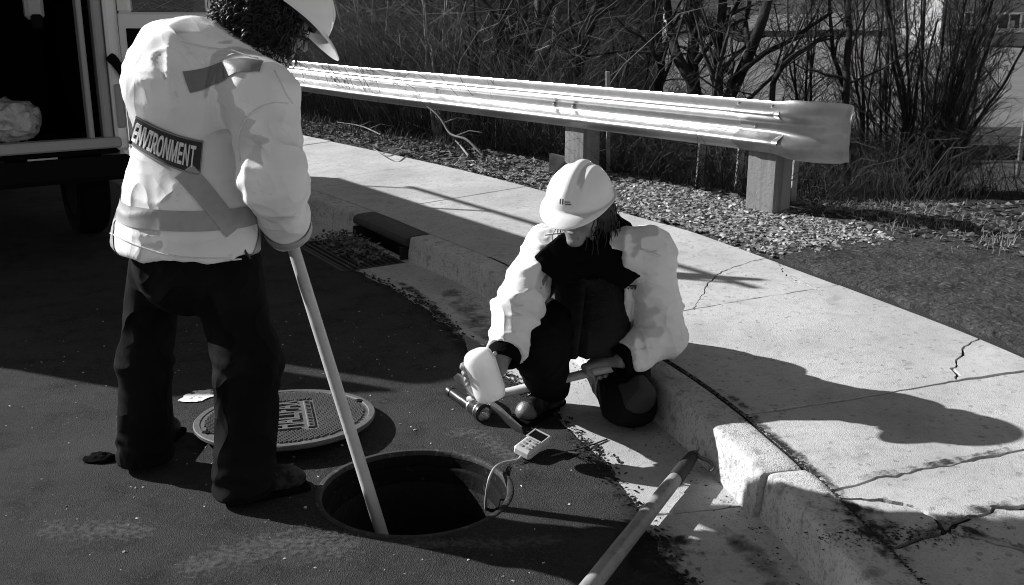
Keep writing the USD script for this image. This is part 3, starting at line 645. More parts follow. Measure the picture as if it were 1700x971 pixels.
# ---------------------------------------------------------------- the standing worker
UPZ = A(0, 0, 1)
F1 = A(.5, .866, 0); R1 = A(.866, -.5, 0)
PEL = atY(306, 412, 3.11); CH = atY(334, 160, 3.18); NK = atY(428, 96, 3.25); HD = atY(464, 32, 3.28)
RSH, LSH = atY(428, 160, 3.03), atY(282, 98, 3.29)
REL, RWR = atY(455, 300, 2.93), atY(477, 376, 3.14)
LEL, LWR = atY(345, 250, 3.50), atY(462, 330, 3.33)
RHIP, RKN, RAN = atY(372, 440, 3.09), atY(410, 600, 2.98), atY(402, 790, 2.945)
LHIP, LKN, LAN = atY(262, 440, 3.18), atY(242, 600, 3.18), atY(238, 755, 3.175)
RH0, RT0 = at(374, 836), at(508, 806); LH0, LT0 = at(214, 778), at(291, 716)
POLE0 = at(612, 815, 0); POLEH = atY(486, 408, 3.24)
pd = unit(POLEH - POLE0)
HF = unit(A(.714, .333, -.616)); HU = unit(A(.558, .26, .788)); HU = unit(HU - HF * (HU @ HF))
TAX = unit(CH - PEL)
p1 = thing('person', 'standing worker with curly dark hair, white jacket and hard hat, holding a long pole', 'person', (PEL[0], PEL[1], 0))
def body1(P):
    d = head_sdf(P, HD, HF, HU); d = smin(d, rc(P, NK - A(0, 0, .04), HD - HU * .06 - HF * .02, .06, .055), .03)
    d = smin(d, rc(P, PEL, CH, .12, .12, F1, 1.25), .04); d = smin(d, rc(P, CH, NK, .1, .06), .06); d = smin(d, rc(P, RSH, LSH, .05), .05)
    for s, e, w in ((RSH, REL, RWR), (LSH, LEL, LWR)):
        d = smin(d, rc(P, s, e, .05, .04), .03); d = smin(d, rc(P, e, w, .038, .027), .02)
    for h, k, a, t in ((RHIP, RKN, RAN, RT0), (LHIP, LKN, LAN, LT0)):
        d = smin(d, rc(P, h, k, .075, .055), .05); d = smin(d, rc(P, k, a, .05, .034), .03); d = smin(d, rc(P, a, a * .4 + t * .6 + A(0, 0, .03), .035, .025), .02)
    d = smin(d, grip(P, POLEH + pd * .03, pd, .024, -1, RWR, R1 * .9 - F1 * .3), .012)
    d = smin(d, grip(P, POLEH + pd * .17, pd, .024, 1, LWR, -R1), .012)
    return d
_all = np.array([PEL, CH, NK, HD, RSH, LSH, REL, RWR, LEL, LWR, RAN, LAN, A(*RT0[:2], 0), A(*LT0[:2], 0)])
obj('body', sdf_mesh(body1, _all.min(0) - .2, _all.max(0) + .22, .007), 'skin', p1, True)
HEMN = unit(TAX * .25 + A(.0, .0, 1)); HEMC = atY(305, 430, 2.95)
def jack1(P, cut=True):
    d = rc(P, PEL - TAX * .08, CH, .212, .180, F1, 1.28); d = smin(d, rc(P, PEL - A(0, 0, .10), PEL + TAX * .12, .238, .205, F1, 1.2), .06)
    d = smin(d, ell(P, CH + TAX * .03 - F1 * .06, (.17, .17, .19)), .08)
    d = smin(d, rc(P, LSH, RSH, .105, .1), .08); d = smin(d, rc(P, CH + TAX * .08, NK + A(0, 0, .0), .12, .09), .06)
    d = smin(d, rc(P, LSH, LEL, .095, .085), .05); d = smin(d, rc(P, LEL, LWR, .085, .06), .04)
    arm = smin(rc(P, RSH, REL, .1, .09), rc(P, REL, RWR + unit(RWR - REL) * .01, .09, .062), .05)
    arm = np.maximum(arm, (P - RWR) @ unit(RWR - REL) - .035)
    d = smin(d, rc(P, RSH, RSH * .75 + REL * .25, .1, .09), .05); d = smin(d, arm, .006)
    if cut:
        hem = (HEMC - P) @ HEMN + .006 * np.sin(P[:, 0] * 31 + P[:, 1] * 17)
        d = smax(d, hem, .008)
        inn = np.maximum(rc(P, PEL - A(0, 0, .14), PEL + TAX * .1, .192, .18, F1, 1.3), -.05 - hem); d = np.maximum(d, -inn)
        cu = np.maximum(rc(P, REL, RWR + unit(RWR - REL) * .05, .05, .048), -((P - RWR) @ unit(RWR - REL) + .03)); d = np.maximum(d, -cu)
    return d
PMID = raycast(jack1, [278], [240])[0]
def wr1(v):
    w = folds(v, 4.2, .010, 2, (1, 1, 1.2)) + folds(v, 8, .011, 8, (1.3, 1.3, .35)) + folds(v, 15, .004, 9, (.6, .6, 1.3))
    t = np.clip((v - RSH) @ unit(REL - RSH) / np.linalg.norm(REL - RSH), -.2, 1.6); nr = np.exp(-((t - .95) / .4)**2) * (rc(v, RSH, REL, .13) < .02)
    w += nr * .004 * np.sin(((v - RSH) @ unit(REL - RSH)) * 75 + 9 * noise(v * 9, 4))
    return w * (1 - .85 * np.exp(-(np.linalg.norm((v - PMID) * A(1, 1, 1.5), axis=1) / .2)**4))
jm1 = bumpy(sdf_mesh(jack1, _all.min(0) - .35, _all.max(0) + .3, .0075), wr1)
jk1 = obj('jacket', jm1, 'jacket', p1, True)
def strip(a, b, w, mt='tape', parent=None, ends=True, off=.0035, name='reflective_tape', mesh=jm1, f=jack1):
    """tape on the cloth between two pixels of the photograph"""
    p = raycast(f, [a[0], b[0]], [a[1], b[1]]); nn = unit(grad(f, p).sum(0)); d = unit(p[1] - p[0]); s = unit(np.cross(nn, d)); m_ = p.mean(0)
    pl = [(m_ + s * w / 2, -s), (m_ - s * w / 2, s), (m_ - nn * .17, nn)]
    if ends: pl += [(p[0], d), (p[1], -d)]
    obj(name, max(trimesh.Trimesh(*band(mesh, pl, off), process=True).split(only_watertight=False), key=lambda g: g.area), mt, parent or jk1, True)
q = raycast(jack1, [300], [366])[0]; hn = unit(HEMN + A(0, 0, .25))
low = [(q + hn * .029, -hn), (q - hn * .029, hn), (PEL - TAX * .3 - F1 * .02 + R1 * .0, A(0, 0, 1))]
tb_ = band(jm1, low, .0035); vv, ff = tb_; keep = rc(vv[ff].mean(1), RSH, REL, .2) > -.0
_q = trimesh.Trimesh(*tb_, process=True).split(only_watertight=False)
for _m in sorted(_q, key=lambda g: -g.area)[:1]:
    if _m.area > .01: obj('reflective_tape', _m, 'tape', jk1, True)
strip((310, 137), (374, 119), .056, 'tape_dark'); strip((372, 120), (436, 112), .056, 'tape_dark'); strip((304, 284), (388, 384), .060, off=.0058)
cwv = unit(RWR - REL); cm = RWR - cwv * .012
obj('reflective_tape', band(jm1, [(cm + cwv * .026, -cwv), (cm - cwv * .026, cwv), (cm - R1 * .08 - F1 * .1 - A(0, 0, .12), A(0, 0, 1))], .0035), 'tape', jk1, True)
# side vent, collar
vent = smooth_line(np.vstack([raycast(jack1, [416, 417, 413, 404, 414], [362, 384, 404, 414, 428])]), .008)
vn = grad(jack1, vent); obj('side_zip', tube(vent + vn * .004, .0042, 5), 'black_plastic', jk1, True)
obj('collar', sdf_mesh(lambda P: np.maximum(rc(P, NK - A(.02, 0, .06), NK + (HD - NK) * .42, .096, .076), -rc(P, NK, NK + (HD - NK) * .8, .066, .058)), NK - .2, NK + .25, .006), 'fleece', jk1, True)
for q in ([(398, 268), (396, 235), (404, 205), (424, 184), (452, 172), (478, 172)], [(188, 388), (225, 405), (270, 421), (330, 428), (400, 428)], [(300, 70), (345, 82), (395, 92), (428, 96)], [(455, 118), (470, 150), (486, 172)]):
    sp = raycast(jack1, *np.array(smooth_line([(a, b, 0) for a, b in q], 5))[:, :2].T); sg = grad(jack1, sp); sv_ = sp + sg * (wr1(sp) + .0005)[:, None]
    obj('seam', tube(sv_, .0026, 5), 'jacket_worn', jk1, True)
# the back panel with its lettering
TL, TR, BR, BL = A(229, 191), A(338, 233), A(333, 292), A(217, 238)
nu, nv = 60, 16
def panel_pt(u, v, off):
    u = np.asarray(u, float); v = np.asarray(v, float); uu = u**1.12
    top = TL + (TR - TL) * uu[:, None] + A(0, 6) * (4 * uu * (1 - uu))[:, None]; bot = BL + (BR - BL) * uu[:, None] + A(0, 9) * (4 * uu * (1 - uu))[:, None]
    p = bot + (top - bot) * v[:, None]
    w = raycast(jack1, p[:, 0], p[:, 1]); return w + grad(jack1, w) * off
def panel(u0, u1, v0, v1, off, nu=60, nv=14):
    U, V = np.meshgrid(np.linspace(u0, u1, nu), np.linspace(v0, v1, nv), indexing='ij'); p = panel_pt(U.ravel(), V.ravel(), off)
    i = (np.arange(nu - 1)[:, None] * nv + np.arange(nv - 1)).ravel(); return p, np.stack([i, i + nv, i + nv + 1, i + 1], 1)
bp = obj('back_panel', panel(0, 1, 0, 1, .006), 'patch', p1, True)
for a in ((.0, 1, .0, .045), (.0, 1, .955, 1.0), (.985, 1.0, 0, 1)): obj('panel_edging', panel(*a, .0085), 'patch_edge', bp, True)
tm = meshkit.text_mesh('ENVIRONMENT', 1.0, .001, bold=True)
tm = trimesh.Trimesh(tm.vertices, tm.faces).subdivide_to_size(.5); tv = np.array(tm.vertices)
lo_, hi_ = tv.min(0), tv.max(0); uu = .055 + (tv[:, 0] - lo_[0]) / (hi_[0] - lo_[0]) * .86; vv = .17 + (tv[:, 1] - lo_[1]) / (hi_[1] - lo_[1]) * .66
zt = (tv[:, 2] > .0005)
LV = panel_pt(uu, vv, .0065); nrm = grad(jack1, LV); obj('lettering', (LV + nrm * (.0035 * zt)[:, None], np.array(tm.faces)), 'lettering', bp, False)
# trousers and boots
def trs1(P):
    d = rc(P, PEL + A(0, 0, .06), PEL - A(0, 0, .04), .17, .17, F1, 1.2)
    for h, k, a in ((RHIP, RKN, RAN), (LHIP, LKN, LAN)):
        big = 1.0 if h is RHIP else .80
        l = smin(rc(P, h, k, .108 * big, .094 * big), rc(P, k, a - A(0, 0, .06), .094 * big, .092), .05); d = smin(d, l, .03)
    d = smax(d, .022 - P[:, 2], .008)
    for a in (RAN, LAN): d = np.maximum(d, -rc(P, a - A(0, 0, .2), a + A(0, 0, .0), .05))
    return d
def wrt(v):
    w = folds(v, 5, .008, 12, (1.2, 1.2, .4))
    for k, s in ((RKN, 1), (LKN, 2)): w += .003 * np.exp(-((v[:, 2] - k[2]) / .1)**2) * np.sin(v[:, 2] * 60 + 9 * noise(v * 10, s))
    for a in (RAN, LAN): w += .0022 * np.exp(-((v[:, 2] - .09) / .05)**2) * np.sin(v[:, 2] * 90 + 9 * noise(v * 11, 3))
    return w
obj('trousers', bumpy(sdf_mesh(trs1, (_all.min(0) - .25) * A(1, 1, 0), A(*(_all.max(0)[:2] + .25), 1.0), .008), wrt), 'trousers', p1, True)
boot(p1, RH0, RT0); boot(p1, LH0, LT0)
hh = hard_hat(p1, HD + HU * .034 + HF * .006, HF, HU, .058)
# curly hair
S1 = np.cross(HF, HU)
hf = lambda P: smin(ell((P - HD) @ np.array([HF, S1, HU]).T, (-.045, 0, -.01), (.098, .104, .10)), rc(P, HD - HF * .08 - HU * .03, NK + A(-.02, -.06, .0), .10, .072), .05) + .0
hv, hfc = sdf_mesh(lambda P: hf(P) + .012, HD - .3, HD + .3, .008); hv, hfc = bumpy((hv, hfc), lambda v: .014 * (fbm(v * 45, 2, 3) - .4))
hn_ = vnorm(hv, hfc); ok = ((hv - HD) @ HF < .045) & ((hv - HD) @ HU < .045)
cl = curls(p1, hv[ok], hn_[ok] * .55 + A(.0, 0, -.3), 1500, .085, .0, .011, 5, spread=.5, droop=.7, thick=.0026)
obj('hair', join([(hv, hfc)] + cl), 'hair', p1, True)
obj('chin_strap', tube(smooth_line([HD + HU * .03 + S1 * .09, HD + S1 * .083 + HF * .03 - HU * .05, HD + HF * .075 - HU * .11], .01), .004, 5), 'strap', p1, True)

# the pole he holds down the hole
pl = thing('wooden_pole', 'long pale round pole held by the standing worker with its lower end down the manhole', 'pole', POLE0)
PA, PB = POLE0 - pd * .34, POLEH + pd * .34
pp_ = np.array([PA + (PB - PA) * t for t in np.linspace(0, 1, 40)]); pp_ += .002 * (np.stack([noise(pp_ * 3 + k * 9, k) for k in range(3)], 1) - .5)
obj('shaft', tube(pp_, .0195, 20), 'pole_wood', pl, 40)
obj('ferrule', tube(np.array([PA - pd * .03, PA + pd * .05]), .0215, 20), 'steel', pl, 40)

# ---------------------------------------------------------------- the crouching worker
f2 = unit(A(-.22, -.975, 0)); r2 = A(-f2[1], f2[0], 0) * -1      # r2: his right hand side (to the left in the picture)
h2 = unit(A(-.40, -.92, 0)); pt_ = math.radians(13)
HF2 = math.cos(pt_) * h2 - math.sin(pt_) * UPZ; HU2 = math.sin(pt_) * h2 + math.cos(pt_) * UPZ; HS2 = np.cross(HF2, HU2)
HD2 = atY(964, 345, 3.60); NK2 = atY(988, 408, 3.72); CH2 = atY(985, 480, 3.74); PEL2 = A(.30, 3.93, .36)
RS2, LS2 = atY(908, 420, 3.67), atY(1080, 424, 3.63)
RE2, RW2 = atY(856, 522, 3.46), atY(838, 588, 3.34)
LE2, LW2 = atY(1100, 556, 3.61), atY(1034, 597, 3.50)
BOT = atY(804, 622, 3.30); BAX = unit(atY(815, 655, 3.29) - atY(794, 590, 3.31))
PKH = at(790, 664, .045); PKG = atY(998, 614, 3.55); pkd = unit(PKG - PKH)
RH2, RK2, RA2 = A(.24, 3.88, .36), atY(896, 578, 3.43), A(.135, 3.68, .09)
LH2, LK2, LA2 = A(.40, 3.90, .34), A(.415, 3.50, .095), A(.37, 3.88, .07)
p2 = thing('person', 'crouching worker in white hard hat and open white jacket, holding a white bottle', 'person', (PEL2[0], PEL2[1], 0))
RGP = unit(A(.8, .75, .1))
def body2(P):
    d = head_sdf(P, HD2, HF2, HU2); d = smin(d, rc(P, NK2 - A(0, 0, .03), HD2 - HU2 * .05 - HF2 * .02, .058, .052), .03)
    d = smin(d, rc(P, PEL2, CH2, .11, .11, f2, 1.25), .04); d = smin(d, rc(P, CH2, NK2, .1, .06), .05); d = smin(d, rc(P, RS2, LS2, .045), .05)
    for s, e, w in ((RS2, RE2, RW2), (LS2, LE2, LW2)):
        d = smin(d, rc(P, s, e, .045, .038), .03); d = smin(d, rc(P, e, w, .036, .026), .02)
    for h, k, a in ((RH2, RK2, RA2), (LH2, LK2, LA2)):
        d = smin(d, rc(P, h, k, .07, .05), .05); d = smin(d, rc(P, k, a, .045, .032), .02)
    d = smin(d, rc(P, RA2, A(.05, 3.57, .04), .033, .025), .02); d = smin(d, rc(P, LA2, A(.34, 4.04, .04), .033, .025), .02)
    d = smin(d, grip(P, BOT - BAX * .015, -BAX, .056, 1, RW2 + A(.0, .02, -.01), RGP, arc=165, th=.25), .012)
    d = smin(d, grip(P, PKG, -pkd, .0175, 1, LW2, A(.15, .3, .9), arc=205), .012)
    return d
_a2 = np.array([HD2, NK2, CH2, PEL2, RS2, LS2, RE2, LE2, RW2, LW2, BOT, RK2, LK2, A(.0, 3.5, 0), A(.34, 4.1, 0)])
obj('body', sdf_mesh(body2, _a2.min(0) - .15, _a2.max(0) + .2, .0055), 'skin', p2, True)
def jack2(P, cut=True):
    d = rc(P, PEL2 - A(0, -.03, .06), CH2, .205, .195, f2, 1.2); d = smin(d, rc(P, LS2, RS2, .098, .095), .07)
    d = smin(d, rc(P, CH2 + A(0, 0, .06), NK2, .13, .085), .06)
    for s, e, w, r in ((RS2, RE2, RW2, 1), (LS2, LE2, LW2, 1)):
        wv = unit(w - e); arm = smin(rc(P, s, e, .090, .078), rc(P, e, w, .080, .064), .022); arm = np.maximum(arm, (P - w) @ wv + .012)
        d = smin(d, arm, .010)
    lat = (P - CH2) @ r2; fr = (P - CH2) @ f2 - .35 * (P[:, 2] - CH2[2]) * 0
    wing = np.maximum.reduce([-(fr - .01), lat - .150, -(lat + .128), (P[:, 2] - NK2[2]) - .02 - .0 * lat])
    arms = np.minimum(rc(P, RE2, RW2, .11), np.minimum(rc(P, LE2, LW2, .11), rc(P, LS2, LE2, .11)))
    wing = np.maximum(wing, .0 - arms)
    d = smax(d, -wing, .012)
    if cut:
        d = smax(d, .15 - P[:, 2] + .25 * np.clip((P - PEL2) @ f2, -.1, .3), .008)
        for e, w in ((RE2, RW2), (LE2, LW2)):
            wv = unit(w - e); d = np.maximum(d, -np.maximum(rc(P, e, w + wv * .05, .05, .048), -((P - w) @ wv + .06)))
    return d
def wr2(v):
    w = folds(v, 6, .015, 22, (1, 1, 1.2)) + folds(v, 12, .008, 28, (1.0, 1.0, 1.5)) + folds(v, 24, .003, 29, (1, 1, 1.4))
    for s, e, w_, k in ((RS2, RE2, RW2, 1), (LS2, LE2, LW2, 2)):
        nr = np.exp(-(np.linalg.norm(v - e, axis=1) / .11)**2); w += nr * .007 * np.sin(((v - s) @ unit(w_ - s)) * 70 + 12 * noise(v * 8, k))
    return w
jm2 = bumpy(sdf_mesh(jack2, _a2.min(0) - .25, _a2.max(0) + .25, .007), wr2)
jk2 = obj('jacket', jm2, 'jacket', p2, True)
for e, w, nme in ((RE2, RW2, 'cuff'), (LE2, LW2, 'cuff')):
    wv = unit(w - e)
    cf = sdf_mesh(lambda P: np.maximum(np.maximum(rc(P, e, w + wv * .05, .060, .053), np.abs((P - w) @ wv + .006) - .03), -rc(P, e, w + wv * .1, .044, .040)) - .003, w - .16, w + .16, .005)
    cu_ = obj(nme, cf, 'fleece', jk2, True)
    if e is RE2:
        c_ = raycast(lambda P: rc(P, e, w + wv * .05, .064, .057), [822], [587])[0]; g_ = unit(A(0, 0, CAM_H) - c_)
        obj('snap', lathe([(0, .006), (.006, .006), (.0075, .003), (.0085, 0)], 14, c_, g_), 'steel_bright', cu_, 40)
# black quilted vest with its flap
LAP = atY(968, 570, 3.60)
def vest(P):
    d = rc(P, CH2 - f2 * .01, LAP, .172, .135, f2, 1.1); d = smin(d, rc(P, LAP - r2 * .07, LAP + r2 * .07, .09), .05); d = smin(d, rc(P, CH2 + A(0, 0, .05), NK2 + f2 * .02, .13, .085), .05)
    return smax(d, .27 - P[:, 2] + .08 * ((P - LAP) @ r2), .012)
vm = bumpy(sdf_mesh(vest, CH2 - .4, CH2 + .4, .007), lambda v: folds(v, 8, .010, 42, (1, 1, .8)))
vs_ = obj('vest', vm, 'vest', p2, True)
fl = raycast(vest, np.linspace(968, 950, 14), np.linspace(440, 590, 14)); fn = grad(vest, fl)
flv = np.concatenate([fl - r2 * .022 + fn * .006, fl - r2 * .016 + fn * .016, fl + r2 * .016 + fn * .016, fl + r2 * .022 + fn * .006]).reshape(4, 14, 3).transpose(1, 0, 2).reshape(-1, 3)
i = np.arange(13)[:, None] * 4; j = np.arange(3); obj('zip_flap', (flv, np.stack([i + j, i + j + 1, i + 5 + j, i + 4 + j], -1).reshape(-1, 4)), 'vest', vs_, True)
def wing(pts, r=.013):
    import manifold3d as m3
    pts = [atY(*q) for q in pts]; h = trimesh.convex.convex_hull(np.vstack([trimesh.creation.icosphere(2, r).vertices + p for p in pts]))
    h = trimesh.Trimesh(*trimesh.remesh.subdivide_to_size(h.vertices, h.faces, .012)); h.merge_vertices()
    return bumpy(h, lambda v: .006 * (fbm(v * 55, 2, 4) - .5) + folds(v, 14, .004, 5))
for q in ([(952, 384, 3.60), (930, 396, 3.57), (893, 428, 3.55), (895, 438, 3.54), (928, 464, 3.52), (985, 448, 3.52), (990, 412, 3.55)], [(1020, 358, 3.68), (1042, 376, 3.66), (1077, 432, 3.59), (1074, 442, 3.58), (1036, 472, 3.53), (985, 448, 3.52), (990, 404, 3.57)], [(1026, 366, 3.70), (1000, 372, 3.80), (985, 395, 3.8), (1000, 420, 3.66), (1035, 385, 3.70)]):
    obj('collar', wing(q), 'fleece', jk2, True)
# small mark on the chest of the jacket
ep = raycast(jack2, [1049], [472])[0]; en = grad(jack2, ep[None])[0]; ex = unit(np.cross(UPZ, en)); ey = np.cross(en, ex)
obj('emblem', join([box(ep + en * .013 + ex * a + ey * b, (w, h, .003), ex, ey, en) for a, b, w, h in ((0, .008, .034, .004), (.004, 0, .026, .004), (-.012, -.008, .006, .006), (0, -.008, .008, .004), (.012, -.008, .006, .006))]), 'helmet_ink', jk2, False)
for px_, py_ in (((905, 378), (938, 374)), ((1064, 400), (1096, 412))):
    lp = raycast(jack2, np.linspace(px_[0], py_[0], 8), np.linspace(px_[1] + 14, py_[1] + 14, 8)); obj('shoulder_seam', tube(lp + grad(jack2, lp) * .006, .0035, 5), 'jacket_worn', jk2, True)
def trs2(P):
    d = rc(P, PEL2 + A(0, 0, .08), PEL2, .15, .15, f2, 1.1); d = smin(d, rc(P, RH2, LH2, .145), .04)
    for h, k, a in ((RH2, RK2, RA2), (LH2, LK2, LA2)):
        d = smin(d, smin(rc(P, h, k, .105, .088), rc(P, k, a, .088, .078), .04), .03)
    d = smax(d, .022 - P[:, 2], .008)
    return np.maximum(d, -rc(P, RA2 - A(0, 0, .2), RA2 + A(0, 0, .04), .068))
tm2 = bumpy(sdf_mesh(trs2, (_a2.min(0) - .2) * A(1, 1, 0), A(*(_a2.max(0)[:2] + .2), .62), .0075), lambda v: folds(v, 7, .009, 32) + folds(v, 16, .003, 37))
tr2 = obj('trousers', tm2, 'trousers', p2, True)
kp = raycast(trs2, [1064], [652])[0]
obj('knee_pad', bumpy(sdf_mesh(lambda P: np.maximum(np.abs(trs2(P) - .002) - .006, ell(P, kp, (.07, .08, .066)) + .03 * (noise(P * 22) - .5)), kp - .15, kp + .15, .006), lambda v: folds(v, 14, .003, 3)), 'knee_pad', tr2, True)
boot(p2, A(.175, 3.735, 0), A(.032, 3.522, 0), toe_mt='toe_leather'); boot(p2, A(.365, 3.84, 0), A(.335, 4.08, 0))
hard_hat(p2, HD2 + HU2 * .034 + HF2 * .004, HF2, HU2, .046, ink=True)
hf2 = lambda P: smin(ell((P - HD2) @ np.array([HF2, HS2, HU2]).T, (-.04, 0, -.005), (.085, .092, .09)), rc(P, HD2 - HF2 * .05 - HU2 * .05 - HS2 * .045, NK2 + A(.02, -.05, -.02), .06, .05), .05)
hv, hfc = bumpy(sdf_mesh(hf2, HD2 - .3, HD2 + .3, .007), lambda v: .010 * (fbm(v * A(60, 60, 22), 2, 3) - .5))
hn_ = vnorm(hv, hfc); ok = ((hv - HD2) @ HF2 < .05) & ((hv - HD2) @ HU2 < .02)
obj('hair', join([(hv, hfc)] + curls(p2, hv[ok], hn_[ok] * .2 + A(0, -.1, -.6), 200, .11, 0, .004, 9, .2, .9, .0022)), 'hair', p2, True)

# ---------------------------------------------------------------- tools and instruments
X, Y, Z_ = frame_of(BAX); bt = thing('bottle', 'white plastic bottle held in the right hand of the crouching worker', 'bottle', BOT)
pr = [(0, -.091), (.02, -.090), (.036, -.084), (.047, -.073), (.0525, -.056), (.0535, -.03), (.0532, .0), (.0535, .05), (.052, .068), (.047, .081), (.037, .089), (.02, .0905), (.012, .088), (0, .088)]
_ps = smooth_line([(a, b, 0) for a, b in pr], .004)[:, :2]; _ps[:, 0] = np.abs(_ps[:, 0])
v, f = lathe(_ps, 48, BOT, BAX); obj('bottle_body', (v, f), 'bottle_plastic', bt, 50)
obj('mould_seam', tube(smooth_line([BOT + Y * r_ * 1.0 + BAX * z_ for r_, z_ in pr[2:11]], .004), .0011, 5), 'bottle_plastic', bt, True)

pk = thing('pickaxe', 'short steel pickaxe with pale wooden handle, its head on the road beside the flashlight', 'pickaxe', PKH)
pk_end = PKG + pkd * .05
hpz = smooth_line([PKH - pkd * .03, PKH + pkd * .1, PKH + pkd * .3, pk_end], .02)
obj('handle', tube(hpz, np.interp(np.linspace(0, 1, len(hpz)), [0, .12, .3, .9, 1], [.02, .0205, .0165, .0165, .019]), 14), 'pick_wood', pk, 40)
tA, tB = at(755, 628, .05), at(868, 719, .008); tm_ = PKH + A(0, 0, .012)
cl_ = smooth_line([tA, tA * .55 + tm_ * .45 + A(0, 0, .022), tm_, tB * .5 + tm_ * .5 + A(0, 0, .012), tB], .012); n = len(cl_); t = np.linspace(0, 1, n)
wd = np.interp(t, [0, .12, .4, .5, .6, .85, 1], [.016, .046, .042, .056, .044, .050, .066]); th = np.interp(t, [0, .2, .42, .5, .58, .9, 1], [.006, .014, .03, .044, .03, .012, .005])
tg = np.gradient(cl_, axis=0); tg /= np.linalg.norm(tg, axis=1, keepdims=True); sd_ = np.cross(tg, UPZ); sd_ /= np.linalg.norm(sd_, axis=1, keepdims=True)
tiltv = unit(A(0, 0, 1)); nv_ = np.cross(sd_, tg)
w1 = sd_ * .35 + nv_ * .94; w1 /= np.linalg.norm(w1, axis=1, keepdims=True); w2 = np.cross(tg, w1)
V = np.concatenate([cl_[:, None] + a * wd[:, None, None] / 2 * w1[:, None] + b * th[:, None, None] / 2 * w2[:, None] for a, b in ((-1, -.6), (-.7, -1), (.7, -1), (1, -.6), (1, .6), (.7, 1), (-.7, 1), (-1, .6))], 1)
V[:, :, 2] = np.maximum(V[:, :, 2], .002); V = V.reshape(-1, 3); i = np.arange(n - 1)[:, None] * 8; j = np.arange(8); F = np.stack([i + j, i + (j + 1) % 8, i + 8 + (j + 1) % 8, i + 8 + j], -1).reshape(-1, 4)
F = np.vstack([F[:, :3], F[:, [0, 2, 3]], [(0, k + 1, k) for k in range(1, 7)], [((n - 1) * 8, (n - 1) * 8 + k, (n - 1) * 8 + k + 1) for k in range(1, 7)]])
hd_ = obj('head', (V, F), 'steel', pk, 40)
obj('eye_collar', tube(np.array([PKH + pkd * .02, PKH + pkd * .075]), [.03, .023], 14), 'steel', hd_, 40)
obj('bolt', tube(np.array([PKH + pkd * .1 + A(0, -.012, .012), PKH + pkd * .1 + A(0, -.02, .022)]), .008, 8), 'steel_bright', pk, 40)

q = [at(771, 557, .05), at(783, 600, .012), at(800, 598, .01), at(838, 588, .01), at(806, 578, .03)]
bl = bumpy(trimesh.Trimesh(*trimesh.remesh.subdivide_to_size(*VF(trimesh.convex.convex_hull(np.vstack([trimesh.creation.icosphere(1, .004).vertices + p for p in q]))), .012)), lambda v: .002 * (noise(v * 60) - .5))
obj('steel_blade', bl, 'steel', None, 40, label='pointed steel tool blade sticking up behind the white bottle', cat='blade')

fa, fb = at(746, 660, .0), at(804, 701, .0); fd = unit(fb - fa); fl_ = np.linalg.norm(fb - fa); fo = fa + A(0, 0, .034)
ft = thing('flashlight', 'black metal flashlight lying on the road against the pickaxe head', 'flashlight', fo)
drop = A(0, 0, -.006)
obj('barrel', lathe([(0, .0), (0.01536, .0), (0.02112, .004), (0.02112, .03), (0.01856, .032), (0.01856, .036), (0.02112, .04), (0.02112, .12), (0.01984, .125), (0.01984, fl_ - .10), (0.02176, fl_ - .095)], 26, fo + drop, fd), 'black_plastic', ft, 40)
obj('collar_ring', lathe([(0.021248, fl_ - .098), (0.02624, fl_ - .096), (0.02624, fl_ - .088), (0.021504, fl_ - .086)], 26, fo + drop, fd), 'steel_bright', ft, 40)
obj('lamp_head', lathe([(0.02176, fl_ - .088), (0.0256, fl_ - .08), (0.02752, fl_ - .05), (0.03392, fl_ - .03), (0.034304, fl_ - .014), (0.0352, fl_ - .012), (0.0352, fl_), (0.03008, fl_), (0.02816, fl_ - .004)], 30, fo, fd), 'black_plastic', ft, 40)
obj('bezel', lathe([(0.034432, fl_ - .026), (0.036096, fl_ - .025), (0.036096, fl_ - .021), (0.034432, fl_ - .02)], 30, fo, fd), 'steel_bright', ft, 40)
obj('reflector', lathe([(0.028416, fl_ - .003), (0.02048, fl_ - .011), (0.00768, fl_ - .019), (0, fl_ - .02)], 24, fo, fd), 'reflector', ft, 40)
obj('lens', lathe([(0.028672, fl_ - .003), (0, fl_ - .002)], 24, fo, fd), 'glass', ft, 40)

ma, mb = at(860, 768, .0), at(905, 740, .0); mx = unit(mb - ma); my = np.cross(UPZ, mx); mz = unit(UPZ * .97 - my * .2 - mx * .12); mx = unit(mx - mz * (mx @ mz)); my = np.cross(mz, mx)
mc = (ma + mb) / 2 + A(0, 0, .032)
gm_ = thing('gas_meter', 'pale handheld gas meter with dark screen lying at the rim of the manhole', 'meter', mc)
obj('case', box(mc, (.128, .068, .036), mx, my, mz, bevel=.009), 'grey_plastic', gm_, 30)
obj('screen', box(mc + mx * .036 + mz * .0175, (.042, .054, .004), mx, my, mz, bevel=.001), 'screen', gm_, 30)
obj('screen_frame', join([box(mc + mx * .036 + my * s * .030 + mz * .019, (.054, .005, .005), mx, my, mz, bevel=.001) for s in (-1, 1)] + [box(mc + mx * (.036 + s * .025) + mz * .019, (.005, .055, .005), mx, my, mz, bevel=.001) for s in (-1, 1)]), 'grey_plastic', gm_, 30)
for a in range(3):
    for b in range(2): obj('key', box(mc - mx * (.045 - a * .019) + my * (b - .5) * .026 + mz * .018, (.012, .016, .004), mx, my, mz, bevel=.0015), 'grey_key', gm_, 30)
obj('logo_plate', box(mc + mx * .006 + mz * .018, (.008, .034, .003), mx, my, mz), 'grey_key', gm_, 30)
hs = smooth_line([mc - mx * .064 - A(0, 0, .01), mc - mx * .085 - A(0, 0, .012), at(836, 768, .012), at(822, 776, .022), at(813, 792, .022), at(808, 815, -.03), at(806, 842, -.13), at(806, 860, -.3), at(806, 880, -.5)], .006)
obj('sampling_hose', tube(hs, .0042, 10), 'hose', gm_, True)

